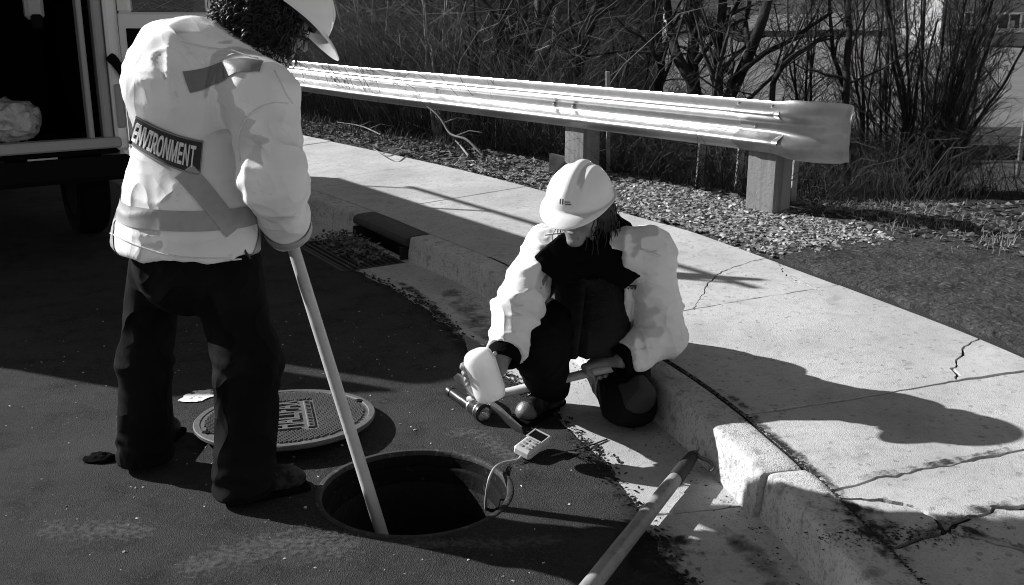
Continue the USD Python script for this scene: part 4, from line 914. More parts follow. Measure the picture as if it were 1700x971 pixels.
ra, rb_ = at(1150, 757, .05), at(985, 973, .029); rd = unit(rb_ - ra); 
rp = thing('hook_pole', 'long worn wooden pole with iron hook tip lying across the gutter', 'pole', ra)
R0, R1_ = ra + rd * .13, ra + rd * 1.75; R1_[2] = .029
pts = np.array([R0 + (R1_ - R0) * t for t in np.linspace(0, 1, 40)]); pts += .003 * (np.stack([noise(pts * 4 + k * 9, k) for k in range(3)], 1) - .5)
obj('shaft', tube(pts, np.interp(np.linspace(0, 1, 40), [0, .06, 1], [.0205, .0235, .027]), 20), 'handle_wood', rp, 40)
obj('socket', tube(np.array([R0 + rd * .05, R0 - rd * .02, ra + rd * .05, ra]), [.0245, .024, .0215, .018], 16), 'iron_dark', rp, 40)
hk = smooth_line([ra + rd * .02, ra - rd * .02 + A(.0, 0, .005), at(1162, 759, .055), at(1176, 765, .05), at(1184, 775, .045), at(1180, 782, .04)], .004)
obj('hook', tube(hk, np.interp(np.linspace(0, 1, len(hk)), [0, .5, 1], [.009, .0065, .003]), 10), 'steel', rp, True)
sp = smooth_line([ra - rd * .005, at(1158, 748, .075), at(1161, 742, .09)], .004); obj('spike', tube(sp, np.linspace(.008, .002, len(sp)), 8), 'steel', rp, True)
tw = smooth_line([at(915, 757, .006), at(940, 750, .012), at(975, 741, .008), at(1008, 729, .006)], .01)
obj('dry_twig', join([tube(tw, .003, 5), tube(smooth_line([at(940, 750, .012), at(968, 752, .02), at(1000, 744, .005)], .01), .002, 5)]), 'dead_stem', None, True, label='thin dry twig lying between the gas meter and the gutter', cat='twig')
dc = at(166, 763, 0); g = trimesh.creation.icosphere(3, 1.0).apply_scale((.055, .035, .012)).apply_translation(dc + A(0, 0, .004))
obj('dirt_clump', bumpy(g, lambda v: .02 * (fbm(v * 60, 3, 2) - .45)), 'tar', None, True, label='dark flat clump of dirt on the road left of the standing worker', cat='dirt')

# ---------------------------------------------------------------- guard rail
RO = A(1.585, 6.44); RD = unit(A(-.61, .79)); RDN = A(-RD[1], RD[0])          # RDN towards the road: (-.79, -.61)
if RDN[0] > 0: RDN = -RDN
RZ = .675
def rail_at(t): return RO + RD * t
_lx, _ly = np.arange(-14, 16, .1), np.arange(1, 24, .1); _lg = land_z(*[q.ravel() for q in np.meshgrid(_lx, _ly, indexing='ij')]).reshape(len(_lx), len(_ly))
def lz_(p):
    a, b = (min(max(float(p[0]), -14), 15.8) + 14) * 10, (min(max(float(p[1]), 1), 23.8) - 1) * 10; i, j = int(a), int(b); a -= i; b -= j
    return float(_lg[i, j] * (1 - a) * (1 - b) + _lg[i + 1, j] * a * (1 - b) + _lg[i, j + 1] * (1 - a) * b + _lg[i + 1, j + 1] * a * b)
gr = thing('guard_rail', 'long galvanised steel guard rail on squared wooden posts beside the sidewalk', 'guard rail', (*RO, .19))
_zz = np.linspace(-.156, .156, 60); _w0 = np.array([(.004, -.158), (.016, -.150), (.03, -.138), (.062, -.118), (.080, -.102), (.086, -.084), (.080, -.066), (.060, -.048), (.026, -.028), (.010, -.016), (.006, 0), (.010, .016), (.026, .028), (.060, .048), (.080, .066), (.086, .084), (.080, .102), (.062, .118), (.03, .138), (.016, .150), (.004, .158)])
_w = np.column_stack([.004 + .041 * (1 - np.cos(2 * np.pi * np.clip((np.abs(_zz) - .022) / .134, 0, 1) ** .9 * .97)), _zz])
def beam(t0, t1, step=.05, lift=0.0, prof=None):
    ts = np.arange(t0, t1 + 1e-6, step); n = len(_w); V = []
    for t in ts:
        w = (_w if prof is None else prof(t)); p = rail_at(t) + 0 * RD
        dent = .002 * (noise(np.column_stack([t * 1.7 + 0 * w[:, 1], w[:, 1] * 7, 0 * w[:, 1]])) - .5)
        V.append(np.column_stack([p[0] + RDN[0] * (w[:, 0] + lift + dent), p[1] + RDN[1] * (w[:, 0] + lift + dent), RZ + .045 * max(0., 1 - max(t, 0.) / 5) + w[:, 1]]))
    V = np.vstack(V); i = np.arange(len(ts) - 1)[:, None] * n; j = np.arange(n - 1)
    F = np.stack([i + j, i + n + j, i + n + j + 1, i + j + 1], -1).reshape(-1, 4); F = np.vstack([F[:, :3], F[:, [0, 2, 3]]])
    nb = len(V); nrm = vnorm(V, F); s = np.sign((nrm @ A(*RDN, 0)).mean()) or 1
    V2 = V - A(*RDN, 0) * .004; return np.vstack([V, V2]), np.vstack([F if s > 0 else F[:, ::-1], (F[:, ::-1] if s > 0 else F) + nb])
for a, b, l in ((-.10, 3.72, .0), (3.66, 7.5, .004), (7.44, 11.3, 0), (11.24, 16, .004)): obj('beam', beam(a, b, .05, l), 'galvanised', gr, 60)
def tprof(t):                                                                  # flared end wing, its waves dying out
    u = np.clip((-t + .02) / .46, 0, 1); f = .8 * sm(u * 1.1); w = _w.copy()
    w[:, 0] = (_w[:, 0] + .006) * (1 - f) + f * (.03 + .012 * np.cos(_w[:, 1] * 30)) + .10 * u**2 * 0
    w[:, 1] *= 1 + .14 * sm(np.clip((u - .05) * 2.6, 0, 1)) * (1 - .10 * sm((u - .75) / .25)); w[:, 1] -= .012 * f; w[:, 0] -= .17 * u**2.2
    if u > .93: w[:, 1] *= 1 - .06 * ((u - .93) / .07)**2
    return w
obj('end_wing', beam(-.46, .24, .02, .005, tprof), 'galvanised_dull', gr, 60)
def bolt_at(t, z, r=.014):
    w = np.interp(z, _w[:, 1], _w[:, 0]) + .004; p = rail_at(t) + RDN * w
    obj('bolt', lathe([(0, .011), (r * .6, .010), (r, .004), (r * 1.2, 0), (r * 1.2, -.006)], 12, (*p, RZ + .045 * max(0., 1 - max(t, 0.) / 5) + z), (*RDN, 0)), 'bolt', gr, 40)
for t, z in ((.12, -.002), (1.84, 0), (2.06, 0), (5.3, 0), (5.5, 0), (.24, .128), (-.02, .128), (.24, -.128), (-.02, -.128)): bolt_at(t, z, .016 if abs(z) < .01 else .010)
def rail_post(t, top=.80):
    p = rail_at(t) - RDN * .087; b = lz_(p) - .25 if t < 12 else -.2; h = top - b
    X_, Y_ = A(*RD, 0), A(*RDN, 0); q = trimesh.Trimesh(*box((*p, b + h / 2), (.225, .165, h), X_, Y_, bevel=.008)); q = trimesh.Trimesh(*trimesh.remesh.subdivide_to_size(q.vertices, q.faces, .06))
    obj('post', bumpy(q, lambda v: .004 * (noise(v * A(9, 9, 2)) - .5)), 'weathered_wood', gr, 30)
for t in (.07, 1.84, 7.9, 9.9, 11.9): rail_post(t)

# old thin stakes of a wire fence behind the rail
def stake(px, top, base, y, w, lab):
    b, tp = atY(px[1], base, y), atY(px[0], top, y + .02); b[2] = min(b[2], lz_(b)) - .15
    q = trimesh.Trimesh(*box((0, 0, .5), (w, w, 1), bevel=.004)); v = np.array(q.vertices); v = b + (tp - b) * v[:, 2:] + A(1, 0, 0) * v[:, :1] + A(0, 1, 0) * v[:, 1:2]
    obj('fence_stake', (v, np.array(q.faces)), 'stake_wood', None, False, label=lab, cat='stake', group='thin stakes behind the guard rail')
stake((1009, 1011), 118, 282, 8.2, .030, 'thin tall wooden stake rising above the rail behind the first rail post')
stake((1166, 1160), 232, 302, 7.9, .055, 'short grey stake under the middle of the guard rail')
stake((1231, 1224), 238, 312, 7.6, .045, 'grey leaning stake left of the big post at the rail end')
stake((1322, 1315), 262, 330, 7.0, .038, 'thin pale stake right of the big post at the rail end')
q = [atY(912, 255, 8.0), atY(911, 285, 7.95), atY(922, 283, 7.95), atY(944, 285, 8.05), atY(942, 262, 8.05), atY(925, 270, 8.0)]
obj('broken_board', trimesh.convex.convex_hull(np.vstack([np.array(q), np.array(q) + A(.02, .03, 0)])), 'stake_wood', None, False, label='broken piece of board leaning beside the first rail post', cat='board')

# ---------------------------------------------------------------- van with its rear doors open
VR = A(-2.25, 6.2); VE = unit(A(-.83, -.56)); VG = A(VE[1], -VE[0])           # VE along the rear (to the left), VG into the van
if VG[1] < 0: VG = -VG
E3, G3 = A(*VE, 0), A(*VG, 0); VW, VL, VB, VT = 1.62, 3.6, .62, 1.88
vn_ = thing('van', 'white van parked with both rear doors open, dark load space and a bag inside', 'van', (*VR, 0))
V3 = lambda a, b, z: A(*(VR + VE * a + VG * b), z)
def vbox(name, a, b, z, mt, bev=.01, parent=None, **k): return obj(name, box(V3((a[0] + a[1]) / 2, (b[0] + b[1]) / 2, (z[0] + z[1]) / 2), (a[1] - a[0], b[1] - b[0], z[1] - z[0]), E3, G3, bevel=bev), mt, parent or vn_, 30, **k)
bd = vbox('body_side', (0, .05), (0, VL), (.38, VT - .06), 'van_paint', .02); [vbox('body_side', (VW - .05, VW), b_, z_, 'van_paint', .008) for b_, z_ in (((0, VL), (.38, .98)), ((0, VL), (1.79, VT - .06)), ((0, .17), (.98, 1.79)), ((.50, VL), (.98, 1.79)))]
for b_ in ((.17, .50),): vbox('side_window', (VW - .03, VW - .027), b_, (.98, 1.79), 'glass', 0)
vbox('roof', (.0, VW), (.0, VL), (VT - .07, VT), 'van_paint', .03)
vbox('load_floor', (.05, VW - .05), (.02, VL), (.60, .66), 'van_dark'); vbox('bulkhead', (.05, VW - .05), (1.9, 1.94), (.5, VT - .07), 'van_dark')
for a, zt__ in (((.052, .06), VT - .08), ((VW - .06, VW - .052), .97)): vbox('inner_lining', a, (.12, 1.9), (.66, zt__), 'van_dark', 0)
vbox('headliner', (.06, VW - .06), (.1, 1.9), (VT - .082, VT - .072), 'van_dark', 0)
vbox('cab', (.02, VW - .02), (VL - .02, VL + 1.0), (.36, 1.16), 'van_paint', .12); vbox('windscreen', (.1, VW - .1), (VL - .02, VL + .3), (1.14, VT - .12), 'van_dark', .1)
vbox('rear_pillar', (.0, .075), (-.02, .07), (.62, VT - .04), 'van_paint', .015); vbox('rear_pillar', (.08, .135), (.0, .09), (.66, VT - .04), 'van_trim', .012); vbox('rear_pillar', (.185, .215), (.0, .08), (.66, VT - .06), 'van_trim', .006)
vbox('rear_pillar', (VW - .1, VW), (-.02, .07), (.5, VT - .04), 'van_paint', .015)
vbox('rear_header', (.1, VW - .1), (-.015, .06), (VT - .12, VT - .03), 'van_paint', .015)
vbox('sill', (.05, VW - .05), (-.05, .05), (.64, .70), 'van_trim', .01)
vbox('bumper', (.0, VW), (-.10, -.01), (.46, .60), 'van_dark', .03)
vbox('tail_lamp', (.012, .06), (-.035, -.018), (.75, 1.0), 'van_trim', .008)
for a in (.12, VW - .12):
    for b in (.75, 3.5):
        w = obj('wheel', lathe([(.20, -.09), (.30, -.09), (.325, -.06), (.325, .06), (.30, .09), (.20, .09)], 28, V3(a, b, .325), E3), 'rubber', vn_, 40)
        obj('rim', lathe([(0, -.07), (.12, -.075), (.2, -.085), (.2, .085), (.12, .075), (0, .07)], 24, V3(a, b, .325), E3), 'van_dark', w, 40)
obj('gas_strut', tube(smooth_line([V3(.07, -.03, 1.16), V3(.03, -.05, 1.10), V3(-.02, -.06, .96), V3(-.09, -.075, .80), V3(-.13, -.08, .77)], .02), [.024] + [.017] * 0 + list(np.interp(np.linspace(0, 1, len(smooth_line([V3(.07, -.03, 1.16), V3(.03, -.05, 1.10), V3(-.02, -.06, .96), V3(-.09, -.075, .80), V3(-.13, -.08, .77)], .02)) - 1), [0, .3, 1], [.03, .016, .020])), 10), 'van_dark', vn_, True)
vbox('wall_box', (.36, .46), (.10, .18), (1.36, 1.78), 'van_trim', .02); vbox('latch', (.38, .44), (.06, .10), (1.31, 1.39), 'van_dark', .012)
def rear_door(hinge, d2, width, zs=1.40):
    d = A(*unit(d2), 0); nrm = np.cross(UPZ, d); o = A(*hinge, 0); b = lambda name, u, z, th, mt, off=0, par=None, bev=.012: obj(name, box(o + d * (u[0] + u[1]) / 2 + nrm * off + UPZ * (z[0] + z[1]) / 2, (u[1] - u[0], th, z[1] - z[0]), d, nrm, bevel=bev), mt, par or vn_, 30)
    dr = b('rear_door', (.0, width), (.62, zs), .05, 'van_paint')
    for s in (1, -1): b('inner_panel', (.055, width - .05), (.69, zs - .088), .012, 'van_dark', s * .025 if s == 1 else -.025, dr, .004)
    for u, z in (((0, .085), (zs, VT - .06)), ((width - .07, width), (zs, VT - .06)), ((.085, width - .07), (VT - .14, VT - .06))): b('window_frame', u, z, .045, 'van_paint', 0, dr)
    b('window_pane', (.085, width - .07), (zs, VT - .14), .005, 'glass', 0, dr, 0)
    b('door_handle', (width - .13, width - .05), (1.05, 1.11), .03, 'van_dark', -.035 if nrm[1] > 0 else .035, dr)
rear_door(VR + A(.02, -.02), (.97, -.24), .62); rear_door(VR + VE * VW + A(-.03, -.085), (-.995, -.06), .88)
for a in (.10,):
    rk_ = obj('roof_rack', tube(np.array([V3(a, .05, VT + .30), V3(a, VL - .2, VT + .30)]), .022, 8), 'van_trim', vn_, True)
    for b in (.15, 1.2, 2.3, VL - .3): obj('rack_leg', tube(np.array([V3(a, b, VT - .01), V3(a, b, VT + .29)]), .014, 6), 'van_trim', rk_, True)
for z_ in (.80, 1.16): vbox('added_gap_block', (VW - .05, VW + .10), (-.14, .02), (z_ - .19, z_ + .19), 'van_dark', .02)  # added unseen blocks that keep sunlight out of the lower left door gap
bgc = V3(.60, .35, .76); bag = trimesh.creation.icosphere(4, 1.0).apply_scale((.2, .18, .115)); bag.apply_translation(bgc + A(0, 0, .03))
obj('plastic_bag', bumpy(bag, lambda v: .05 * (fbm(v * 12, 3, 4) - .5) + folds(v, 16, .03, 3)), 'bag_plastic', None, True, label='crumpled translucent plastic bag on the dark floor of the van', cat='bag')

# ---------------------------------------------------------------- bare trees and shrubs behind the rail
def branchy(name, stems, y, seed, label, cat='tree', group=None, r0=.045, kids=(9, 6, 4), mt='bark', tw='twig', ktop=1.0, base=None, first=.12, spreads=(.75, .8, .9), lens=(.42, .42, .5), px=True):
    """stems: polylines of photograph pixels at distance y, each with its radius in pixels"""
    r = np.random.default_rng(seed); trunks, crown = [], []
    def grow(P, rad, lev):
        L = np.linalg.norm(np.diff(P, axis=0), axis=1).sum()
        if lev >= len(kids): return
        for _ in range(kids[lev]):
            t = r.uniform(first if lev == 0 else .15, 1.0); i = t * (len(P) - 1); k = min(int(i), len(P) - 2); p = P[k] + (P[k + 1] - P[k]) * (i - k)
            tg = unit(P[k + 1] - P[k]); dv = unit(tg + r.normal(0, spreads[lev], 3) * A(1, 1, .7) + A(0, 0, .15)); l = L * lens[lev] * r.uniform(.45, 1.15) * (1.1 - .5 * t)
            l = min(l, 1.7); rr = max(rad * (1 - .65 * t) * r.uniform(.4, .62), .0022); m = 6 if lev < 2 else 4
            s = np.linspace(0, 1, m)[:, None]; bend = r.normal(0, .18, 3) + A(0, 0, .12)
            Q = p + dv * s * l + bend * (s**2) * l + r.normal(0, .02, (m, 3)) * l * s
            crown.append(tube(Q, rr * np.linspace(1, .35, m), 4 if lev == 0 else 3, False)); grow(Q, rr, lev + 1)
    for st, rp in stems:
        W_ = np.array([atY(a, b, y + .25 * math.sin(k * 1.7 + seed)) for k, (a, b) in enumerate(st)])
        dep = y * math.cos(PITCH); rad = rp * (1.25 if cat == 'tree' else 1) * dep / FPX
        if base is None or len(trunks) == 0 or True:
            if base == 'each' or len(trunks) == 0:
                g = lz_(W_[0]) - .15
                if W_[0][2] > g: W_ = np.vstack([[W_[0][0] + r.normal(0, .03), W_[0][1], g], W_])
        P = smooth_line(W_, .09); P = P + .02 * np.stack([noise(P * 5 + k * 11 + seed, k) - .5 for k in range(3)], 1)
        trunks.append(tube(P, np.linspace(rad * 1.12, rad * .55, len(P)), 8)); grow(P, rad, 0)
    t = thing(name, label, cat, (W_[0][0], W_[0][1], 0), group=group)
    obj('trunk', join(trunks), mt, t, True); obj('crown', join(crown), tw, t, True)
    return t
branchy('bare_tree', [([(880, 180), (876, 120), (858, 66), (842, 20), (832, -60), (820, -160)], 9), ([(874, 118), (888, 66), (908, 22), (935, -30), (950, -140)], 6), ([(858, 66), (872, 20), (876, -60)], 5), ([(845, 120), (842, 60), (836, 0), (845, -80)], 5)], 10.8, 1, 'bare tree with forked dark stems left of the dark house window')
branchy('bare_tree', [([(953, 180), (960, 110), (972, 60), (966, 5), (955, -60), (960, -170)], 9.5), ([(968, 75), (990, 25), (1008, -20), (1030, -90)], 5), ([(965, 100), (935, 60), (905, 40)], 3)], 10.2, 2, 'bare leaning tree with a thick dark trunk before the house wall')
branchy('bare_tree', [([(1092, 175), (1096, 110), (1091, 50), (1090, -40), (1096, -150)], 7.5), ([(1095, 105), (1075, 85), (1050, 78), (1020, 90)], 2.5)], 9.9, 3, 'slender straight bare tree at the right end of the dark house')
branchy('bare_tree', [([(1157, 190), (1150, 125), (1151, 60), (1150, -40), (1155, -160)], 10), ([(1154, 142), (1128, 100), (1112, 45), (1104, -20), (1090, -100)], 7), ([(1156, 105), (1186, 62), (1215, 22), (1250, -40)], 4)], 9.4, 4, 'bare tree dividing into a v of two dark trunks')
branchy('bare_tree', [([(1190, 190), (1192, 130), (1195, 60), (1203, -40), (1210, -150)], 8.5), ([(1193, 130), (1212, 100), (1238, 76), (1270, 60)], 3)], 9.2, 5, 'upright bare tree standing between the v shaped tree and the leaning tree')
branchy('bare_tree', [([(1203, 195), (1222, 140), (1246, 85), (1264, 40), (1280, -30), (1290, -120)], 9.5), ([(1232, 118), (1270, 88), (1320, 62), (1380, 20)], 4), ([(1246, 85), (1240, 40), (1248, -20)], 4)], 8.9, 6, 'bare tree leaning to the right above the guard rail end')
branchy('bare_tree', [([(1282, 190), (1285, 140), (1302, 108), (1332, 84), (1370, 60)], 5)], 8.7, 7, 'small crooked bare tree just left of the rail end wing', kids=(10, 7, 4))
branchy('bare_tree', [([(1408, 330), (1404, 200), (1407, 100), (1412, -40), (1416, -140)], 5.5), ([(1406, 150), (1385, 90), (1378, 20), (1380, -60)], 3)], 8.9, 8, 'thin upright dark sapling right behind the rail end wing')
r_ = np.random.default_rng(41)
def fan(n, x0, x1, xb0, xb1, yb, rp, top=(-120, 60)):
    out = []
    for _ in range(n):
        u = r_.uniform(0, 1); b = xb0 + (xb1 - xb0) * (.5 + (u - .5) * .8) + r_.normal(0, 8); t = x0 + (x1 - x0) * u + r_.normal(0, 15); ty = r_.uniform(*top)
        out.append(([(b, yb), (b + (t - b) * .22 + r_.normal(0, 5), yb + (ty - yb) * .35), (b + (t - b) * .58 + r_.normal(0, 7), yb + (ty - yb) * .68), (t, ty)], rp * r_.uniform(.5, 1.2)))
    return out
branchy('bare_shrub', fan(16, 1430, 1740, 1490, 1590, 345, 3.4), 9.0, 21, 'large dense fan of bare stems right of the guard rail end', 'shrub', base='each', kids=(13, 7, 4), lens=(.36, .42, .5), spreads=(.55, .6, .7), first=.12)
branchy('bare_shrub', fan(10, 1380, 1560, 1420, 1500, 335, 2.6), 9.6, 22, 'thin upright bare shrub between the sapling and the large stem fan', 'shrub', base='each', kids=(13, 7, 4), lens=(.36, .42, .5), spreads=(.55, .6, .7), first=.12)
branchy('bare_shrub', fan(10, 1520, 1690, 1540, 1610, 338, 3.2, (20, 160)), 10.2, 23, 'lower bare shrub in front of the chain link fence', 'shrub', base='each', kids=(13, 7, 4), lens=(.36, .42, .5), spreads=(.55, .6, .7), first=.12)
branchy('pale_shrub', fan(8, 675, 800, 715, 760, 215, 2.6), 10.3, 24, 'bare shrub with thin pale stems rising behind the shaded rail', 'shrub', base='each', kids=(6, 5, 3), mt='pale_twig', tw='dead_stem', lens=(.3, .4, .5), spreads=(.45, .6, .7))
branchy('pale_shrub', fan(8, 545, 700, 590, 660, 205, 2.4), 11.3, 25, 'bare shrub with pale arching stems behind the far shaded rail', 'shrub', base='each', kids=(7, 5, 3), mt='pale_twig', tw='dead_stem', lens=(.35, .4, .5), spreads=(.5, .6, .7))
branchy('dark_shrub', fan(9, 760, 860, 790, 840, 215, 3), 10.7, 26, 'dark bare shrub left of the forked tree', 'shrub', base='each', kids=(9, 6, 4), lens=(.34, .4, .5), spreads=(.5, .6, .7))
branchy('dark_shrub', fan(5, 985, 1090, 1010, 1070, 225, 2.0), 10.4, 27, 'dark bare shrub behind the tall thin stake', 'shrub', base='each', kids=(8, 6, 4), lens=(.34, .4, .5), spreads=(.5, .6, .7))
branchy('dark_shrub', fan(6, 1290, 1400, 1310, 1370, 250, 2.2), 9.8, 28, 'dark bare shrub between the small crooked tree and the sapling', 'shrub', base='each', kids=(10, 7, 4), lens=(.34, .4, .5), spreads=(.5, .6, .7))
# brambles and dead stems: thickets nobody could count
def thicket(name, n, t0, t1, o0, o1, hmin, hmax, mt, label, seed, rad=.0022, arch=.9, cat='brambles', pts=7):
    r = np.random.default_rng(seed); ms = []
    for _ in range(n):
        p = rail_at(r.uniform(t0, t1)) - RDN * (o0 + (o1 - o0) * r.uniform()**1.2); z = lz_(p); h = r.uniform(hmin, hmax); a = r.uniform(0, 6.28); d = A(math.cos(a), math.sin(a), 0)
        s = np.linspace(0, 1, pts)[:, None]; l = h * arch * r.uniform(.4, 1.6)
        P = A(*p, z - .05) + d * s * l + UPZ * h * (1.9 * s - 1.05 * s**2) + r.normal(0, .04, (pts, 3)) * s * (1 + h)
        ms.append(tube(P, rad * r.uniform(.5, 1.6) * np.linspace(1, .4, pts)[:], 3, False))
    obj(name, join(ms), mt, None, True, label=label, cat=cat, kind='stuff')
thicket('pale_brambles', 420, 2.6, 9, .3, 2.2, .5, 1.9, 'pale_twig', 'pale sunlit stems among the brambles behind the shaded rail', 55, .0026, .8)
thicket('brambles', 2300, 2.6, 9.5, .25, 2.6, .4, 1.7, 'dead_stem', 'tangled dead brambles and stems behind the shaded left part of the rail', 51)
thicket('dark_brambles', 2100, 2.6, 10, .9, 4.2, .8, 2.2, 'twig', 'dense dark thicket behind the brambles at the left', 52, .0022, 1.2)
thicket('near_brambles', 1300, 4.5, 9.8, .12, .9, .8, 1.7, 'dead_stem', 'brambles leaning over the far shaded end of the rail', 56, .0028, .6)
thicket('low_brambles', 1100, .3, 3.2, .30, 2.2, .18, .62, 'twig', 'low tangled weeds behind the stakes and rail posts', 53, .0026, 1.0)
thicket('dark_weeds', 900, -.2, 2.4, 1.4, 3.6, .2, .8, 'twig', 'dark undergrowth below the trees', 54, .0026, .8)
# grass
def tufts(name, spots, n, h, mt, label, seed, spread=.22):
    r = np.random.default_rng(seed); V, F = [], []
    for k, c in enumerate(spots):
        for _ in range(n):
            p = A(c[0] + r.normal(0, spread), c[1] + r.normal(0, spread), 0); p[2] = lz_(p) - .01; a = r.uniform(0, 6.28); d = A(math.cos(a), math.sin(a), 0); hh = h * r.uniform(.4, 1.2); b = r.uniform(.2, 1.1) * hh; w = np.cross(d, UPZ) * .0022
            q = [p - w, p + w, p + d * b * .35 + UPZ * hh * .6 + w * .8, p + d * b * .35 + UPZ * hh * .6 - w * .8, p + d * b + UPZ * hh * .85]
            o = len(V) * 5; V.append(q); F += [(o, o + 1, o + 2), (o, o + 2, o + 3), (o + 3, o + 2, o + 4)]
    obj(name, (np.array(V).reshape(-1, 3), np.array(F)), mt, None, False, label=label, cat='grass', kind='stuff')
r = np.random.default_rng(3)
sp1 = [tuple(rail_at(t) - RDN * o) for t, o in zip(r.uniform(-1.6, .2, 16), r.uniform(.15, .9, 16))]; sp1 += [(atY(x, 362, 6.9 + r.uniform(0, .8))[0], 6.9 + r.uniform(0, .8)) for x in r.uniform(1330, 1560, 14)]
tufts('dry_grass', sp1, 45, .075, 'dry_grass', 'dry pale grass around the end post and along the path edge', 61, .13)
sp2 = [tuple(rail_at(t) + RDN * o) for t, o in zip(r.uniform(3.2, 9, 26), r.uniform(-.5, .38, 26))]
tufts('verge_grass', sp2, 80, .14, 'dead_stem', 'dead grass between the sidewalk and the shaded rail', 62, .13)
# litter and gravel on the verge
def litter(name, n, fpos, size, mt, label, cat, seed, stones=False):
    r = np.random.default_rng(seed); V, F = [], []; ico = trimesh.creation.icosahedron(); k = 0
    pr_ = [trimesh.convex.convex_hull(r.normal(0, 1, (9, 3)) * A(1, .8, .5)) for _ in range(6)]
    P = np.array([fpos(r) for _ in range(n)]); zz = land_z(P[:, 0], P[:, 1])
    if stones == 'road': zz = 0 * zz
    for p, z in zip(P, zz):
        s = size * r.uniform(.5, 1.5); a = r.uniform(0, 6.28); c, sn = math.cos(a), math.sin(a)
        if stones:
            g = pr_[r.integers(6)]; v = np.array(g.vertices) * s * .5; f = np.array(g.faces)
        else:
            v = np.array([(-1, -.5, 0), (1, -.4, .3 * r.normal()), (1.1, .5, .3 * r.normal()), (-.8, .55, .4 * r.normal())]) * s * .6; v[:, 2] += r.uniform(.05, .9) * s * (np.abs(v[:, 1]) / s); f = np.array([(0, 1, 2), (0, 2, 3)])
            b = r.normal(0, .45); v = np.column_stack([v[:, 0], v[:, 1] * math.cos(b) - v[:, 2] * math.sin(b), v[:, 1] * math.sin(b) + v[:, 2] * math.cos(b)])
        v = np.column_stack([c * v[:, 0] - sn * v[:, 1], sn * v[:, 0] + c * v[:, 1], v[:, 2]]) + A(p[0], p[1], z + s * (.12 if stones else .28)); V.append(v); F.append(f + k); k += len(v)
    obj(name, (np.vstack(V), np.vstack(F)), mt, None, False, label=label, cat=cat, kind='stuff')
def verge_pos(t0, t1, u0, u1):
    def f(r):
        t = r.uniform(t0, t1); i = jidx(rail_at(t)); u = r.uniform(u0, u1); return JOINT[i] - JN[i] * u + JT[i] * r.uniform(-.1, .1)
    return f
litter('gravel', 9000, verge_pos(-.9, 2.9, 1.2, 2.15), .019, 'pebbles', 'loose gravel between the sidewalk and the sunny guard rail posts', 'gravel', 71, True)
litter('gravel_light', 1800, verge_pos(-.9, 2.9, 1.2, 2.2), .016, 'pebble_light', 'paler stones mixed in the gravel by the rail', 'gravel', 72, True)
litter('leaf_litter', 6500, verge_pos(1.4, 8.5, 1.2, 2.5), .028, 'leaf_litter', 'dead leaves and bark on the ground under the shaded rail', 'leaves', 73)
litter('leaf_litter_bank', 3500, lambda r: rail_at(r.uniform(-2.5, 3)) - RDN * r.uniform(.1, 2.0), .03, 'leaf_litter', 'dead leaves on the bank behind the stakes', 'leaves', 74)
# leaves on the storm drain
r = np.random.default_rng(5); V, F = [], []
for k in range(800):
    a, b = r.normal(-.10, .2), -r.beta(2.2, 2.0) * .30 + .10; p = A(*gc, 0) + gX * np.clip(a, -.42, .38) + gY * b; s = r.uniform(.006, .017); q = r.normal(0, 1, (2, 3)) * A(1, 1, .35); u, v = unit(q[0]), unit(q[1] - unit(q[0]) * (unit(q[0]) @ q[1]))
    c = p + UPZ * r.uniform(.008, .03 + .03 * (b < 0)); o = len(V) * 4; V.append([c - u * s - v * s * .5, c + u * s - v * s * .4, c + u * s * .9 + v * s * .5, c - u * s * .8 + v * s * .5]); F += [(o, o + 1, o + 2), (o, o + 2, o + 3)]
obj('drain_leaves', (np.array(V).reshape(-1, 3), np.array(F)), 'leaf_litter', None, False, label='dead leaves heaped on the storm drain grate', cat='leaves', kind='stuff')
def _grit(r):
    while True:
        p = A(r.uniform(-2.2, .4), r.uniform(2.2, 5.0))
        if np.linalg.norm(p - HOLE) > .33 and side(p[:1], p[1:])[0] < -.5: return p
litter('road_grit', 300, _grit, .006, 'pebble_light', 'tiny pale stones scattered over the asphalt', 'grit', 75, 'road')
# dirt in the joint between kerb and sidewalk and along the gutter
def crumbs(name, n, f, size, label, seed):
    r = np.random.default_rng(seed); V, F, k = [], [], 0; g = [trimesh.convex.convex_hull(r.normal(0, 1, (8, 3)) * A(1, .8, .4)) for _ in range(5)]
    for _ in range(n):
        p = f(r); q = g[r.integers(5)]; s = size * r.uniform(.4, 1.5) * .5; V.append(np.array(q.vertices) * s + p); F.append(np.array(q.faces) + k); k += len(q.vertices)
    obj(name, (np.vstack(V), np.vstack(F)), 'soil', None, False, label=label, cat='dirt', kind='stuff')
def jp(r, u, z):
    i = r.integers(jidx((-.115, 5.43)), jidx((1.0, 1.7))); return A(*(JOINT[i] + JN[i] * u + JT[i] * r.uniform(-.025, .025)), z)
crumbs('joint_dirt', 2600, lambda r: jp(r, r.normal(-.004, .007), .149), .0045, 'dark crumbs of dirt in the joint behind the kerb', 81)
crumbs('gutter_dirt', 500, lambda r: jp(r, .15 + abs(r.normal(0, .06)), .006), .004, 'crumbs of dirt along the foot of the kerb', 82)
wp = at(1480, 880, .17)
crumbs('walk_dirt', 500, lambda r: (lambda q: A(q[0], q[1], walk_z(q[:1], q[1:2])[0] + .001))(A(wp[0] + r.normal(0, .13), wp[1] + r.normal(0, .03) - .0)), .004, 'dark dirt caught in the broken slabs near the kerb', 83)
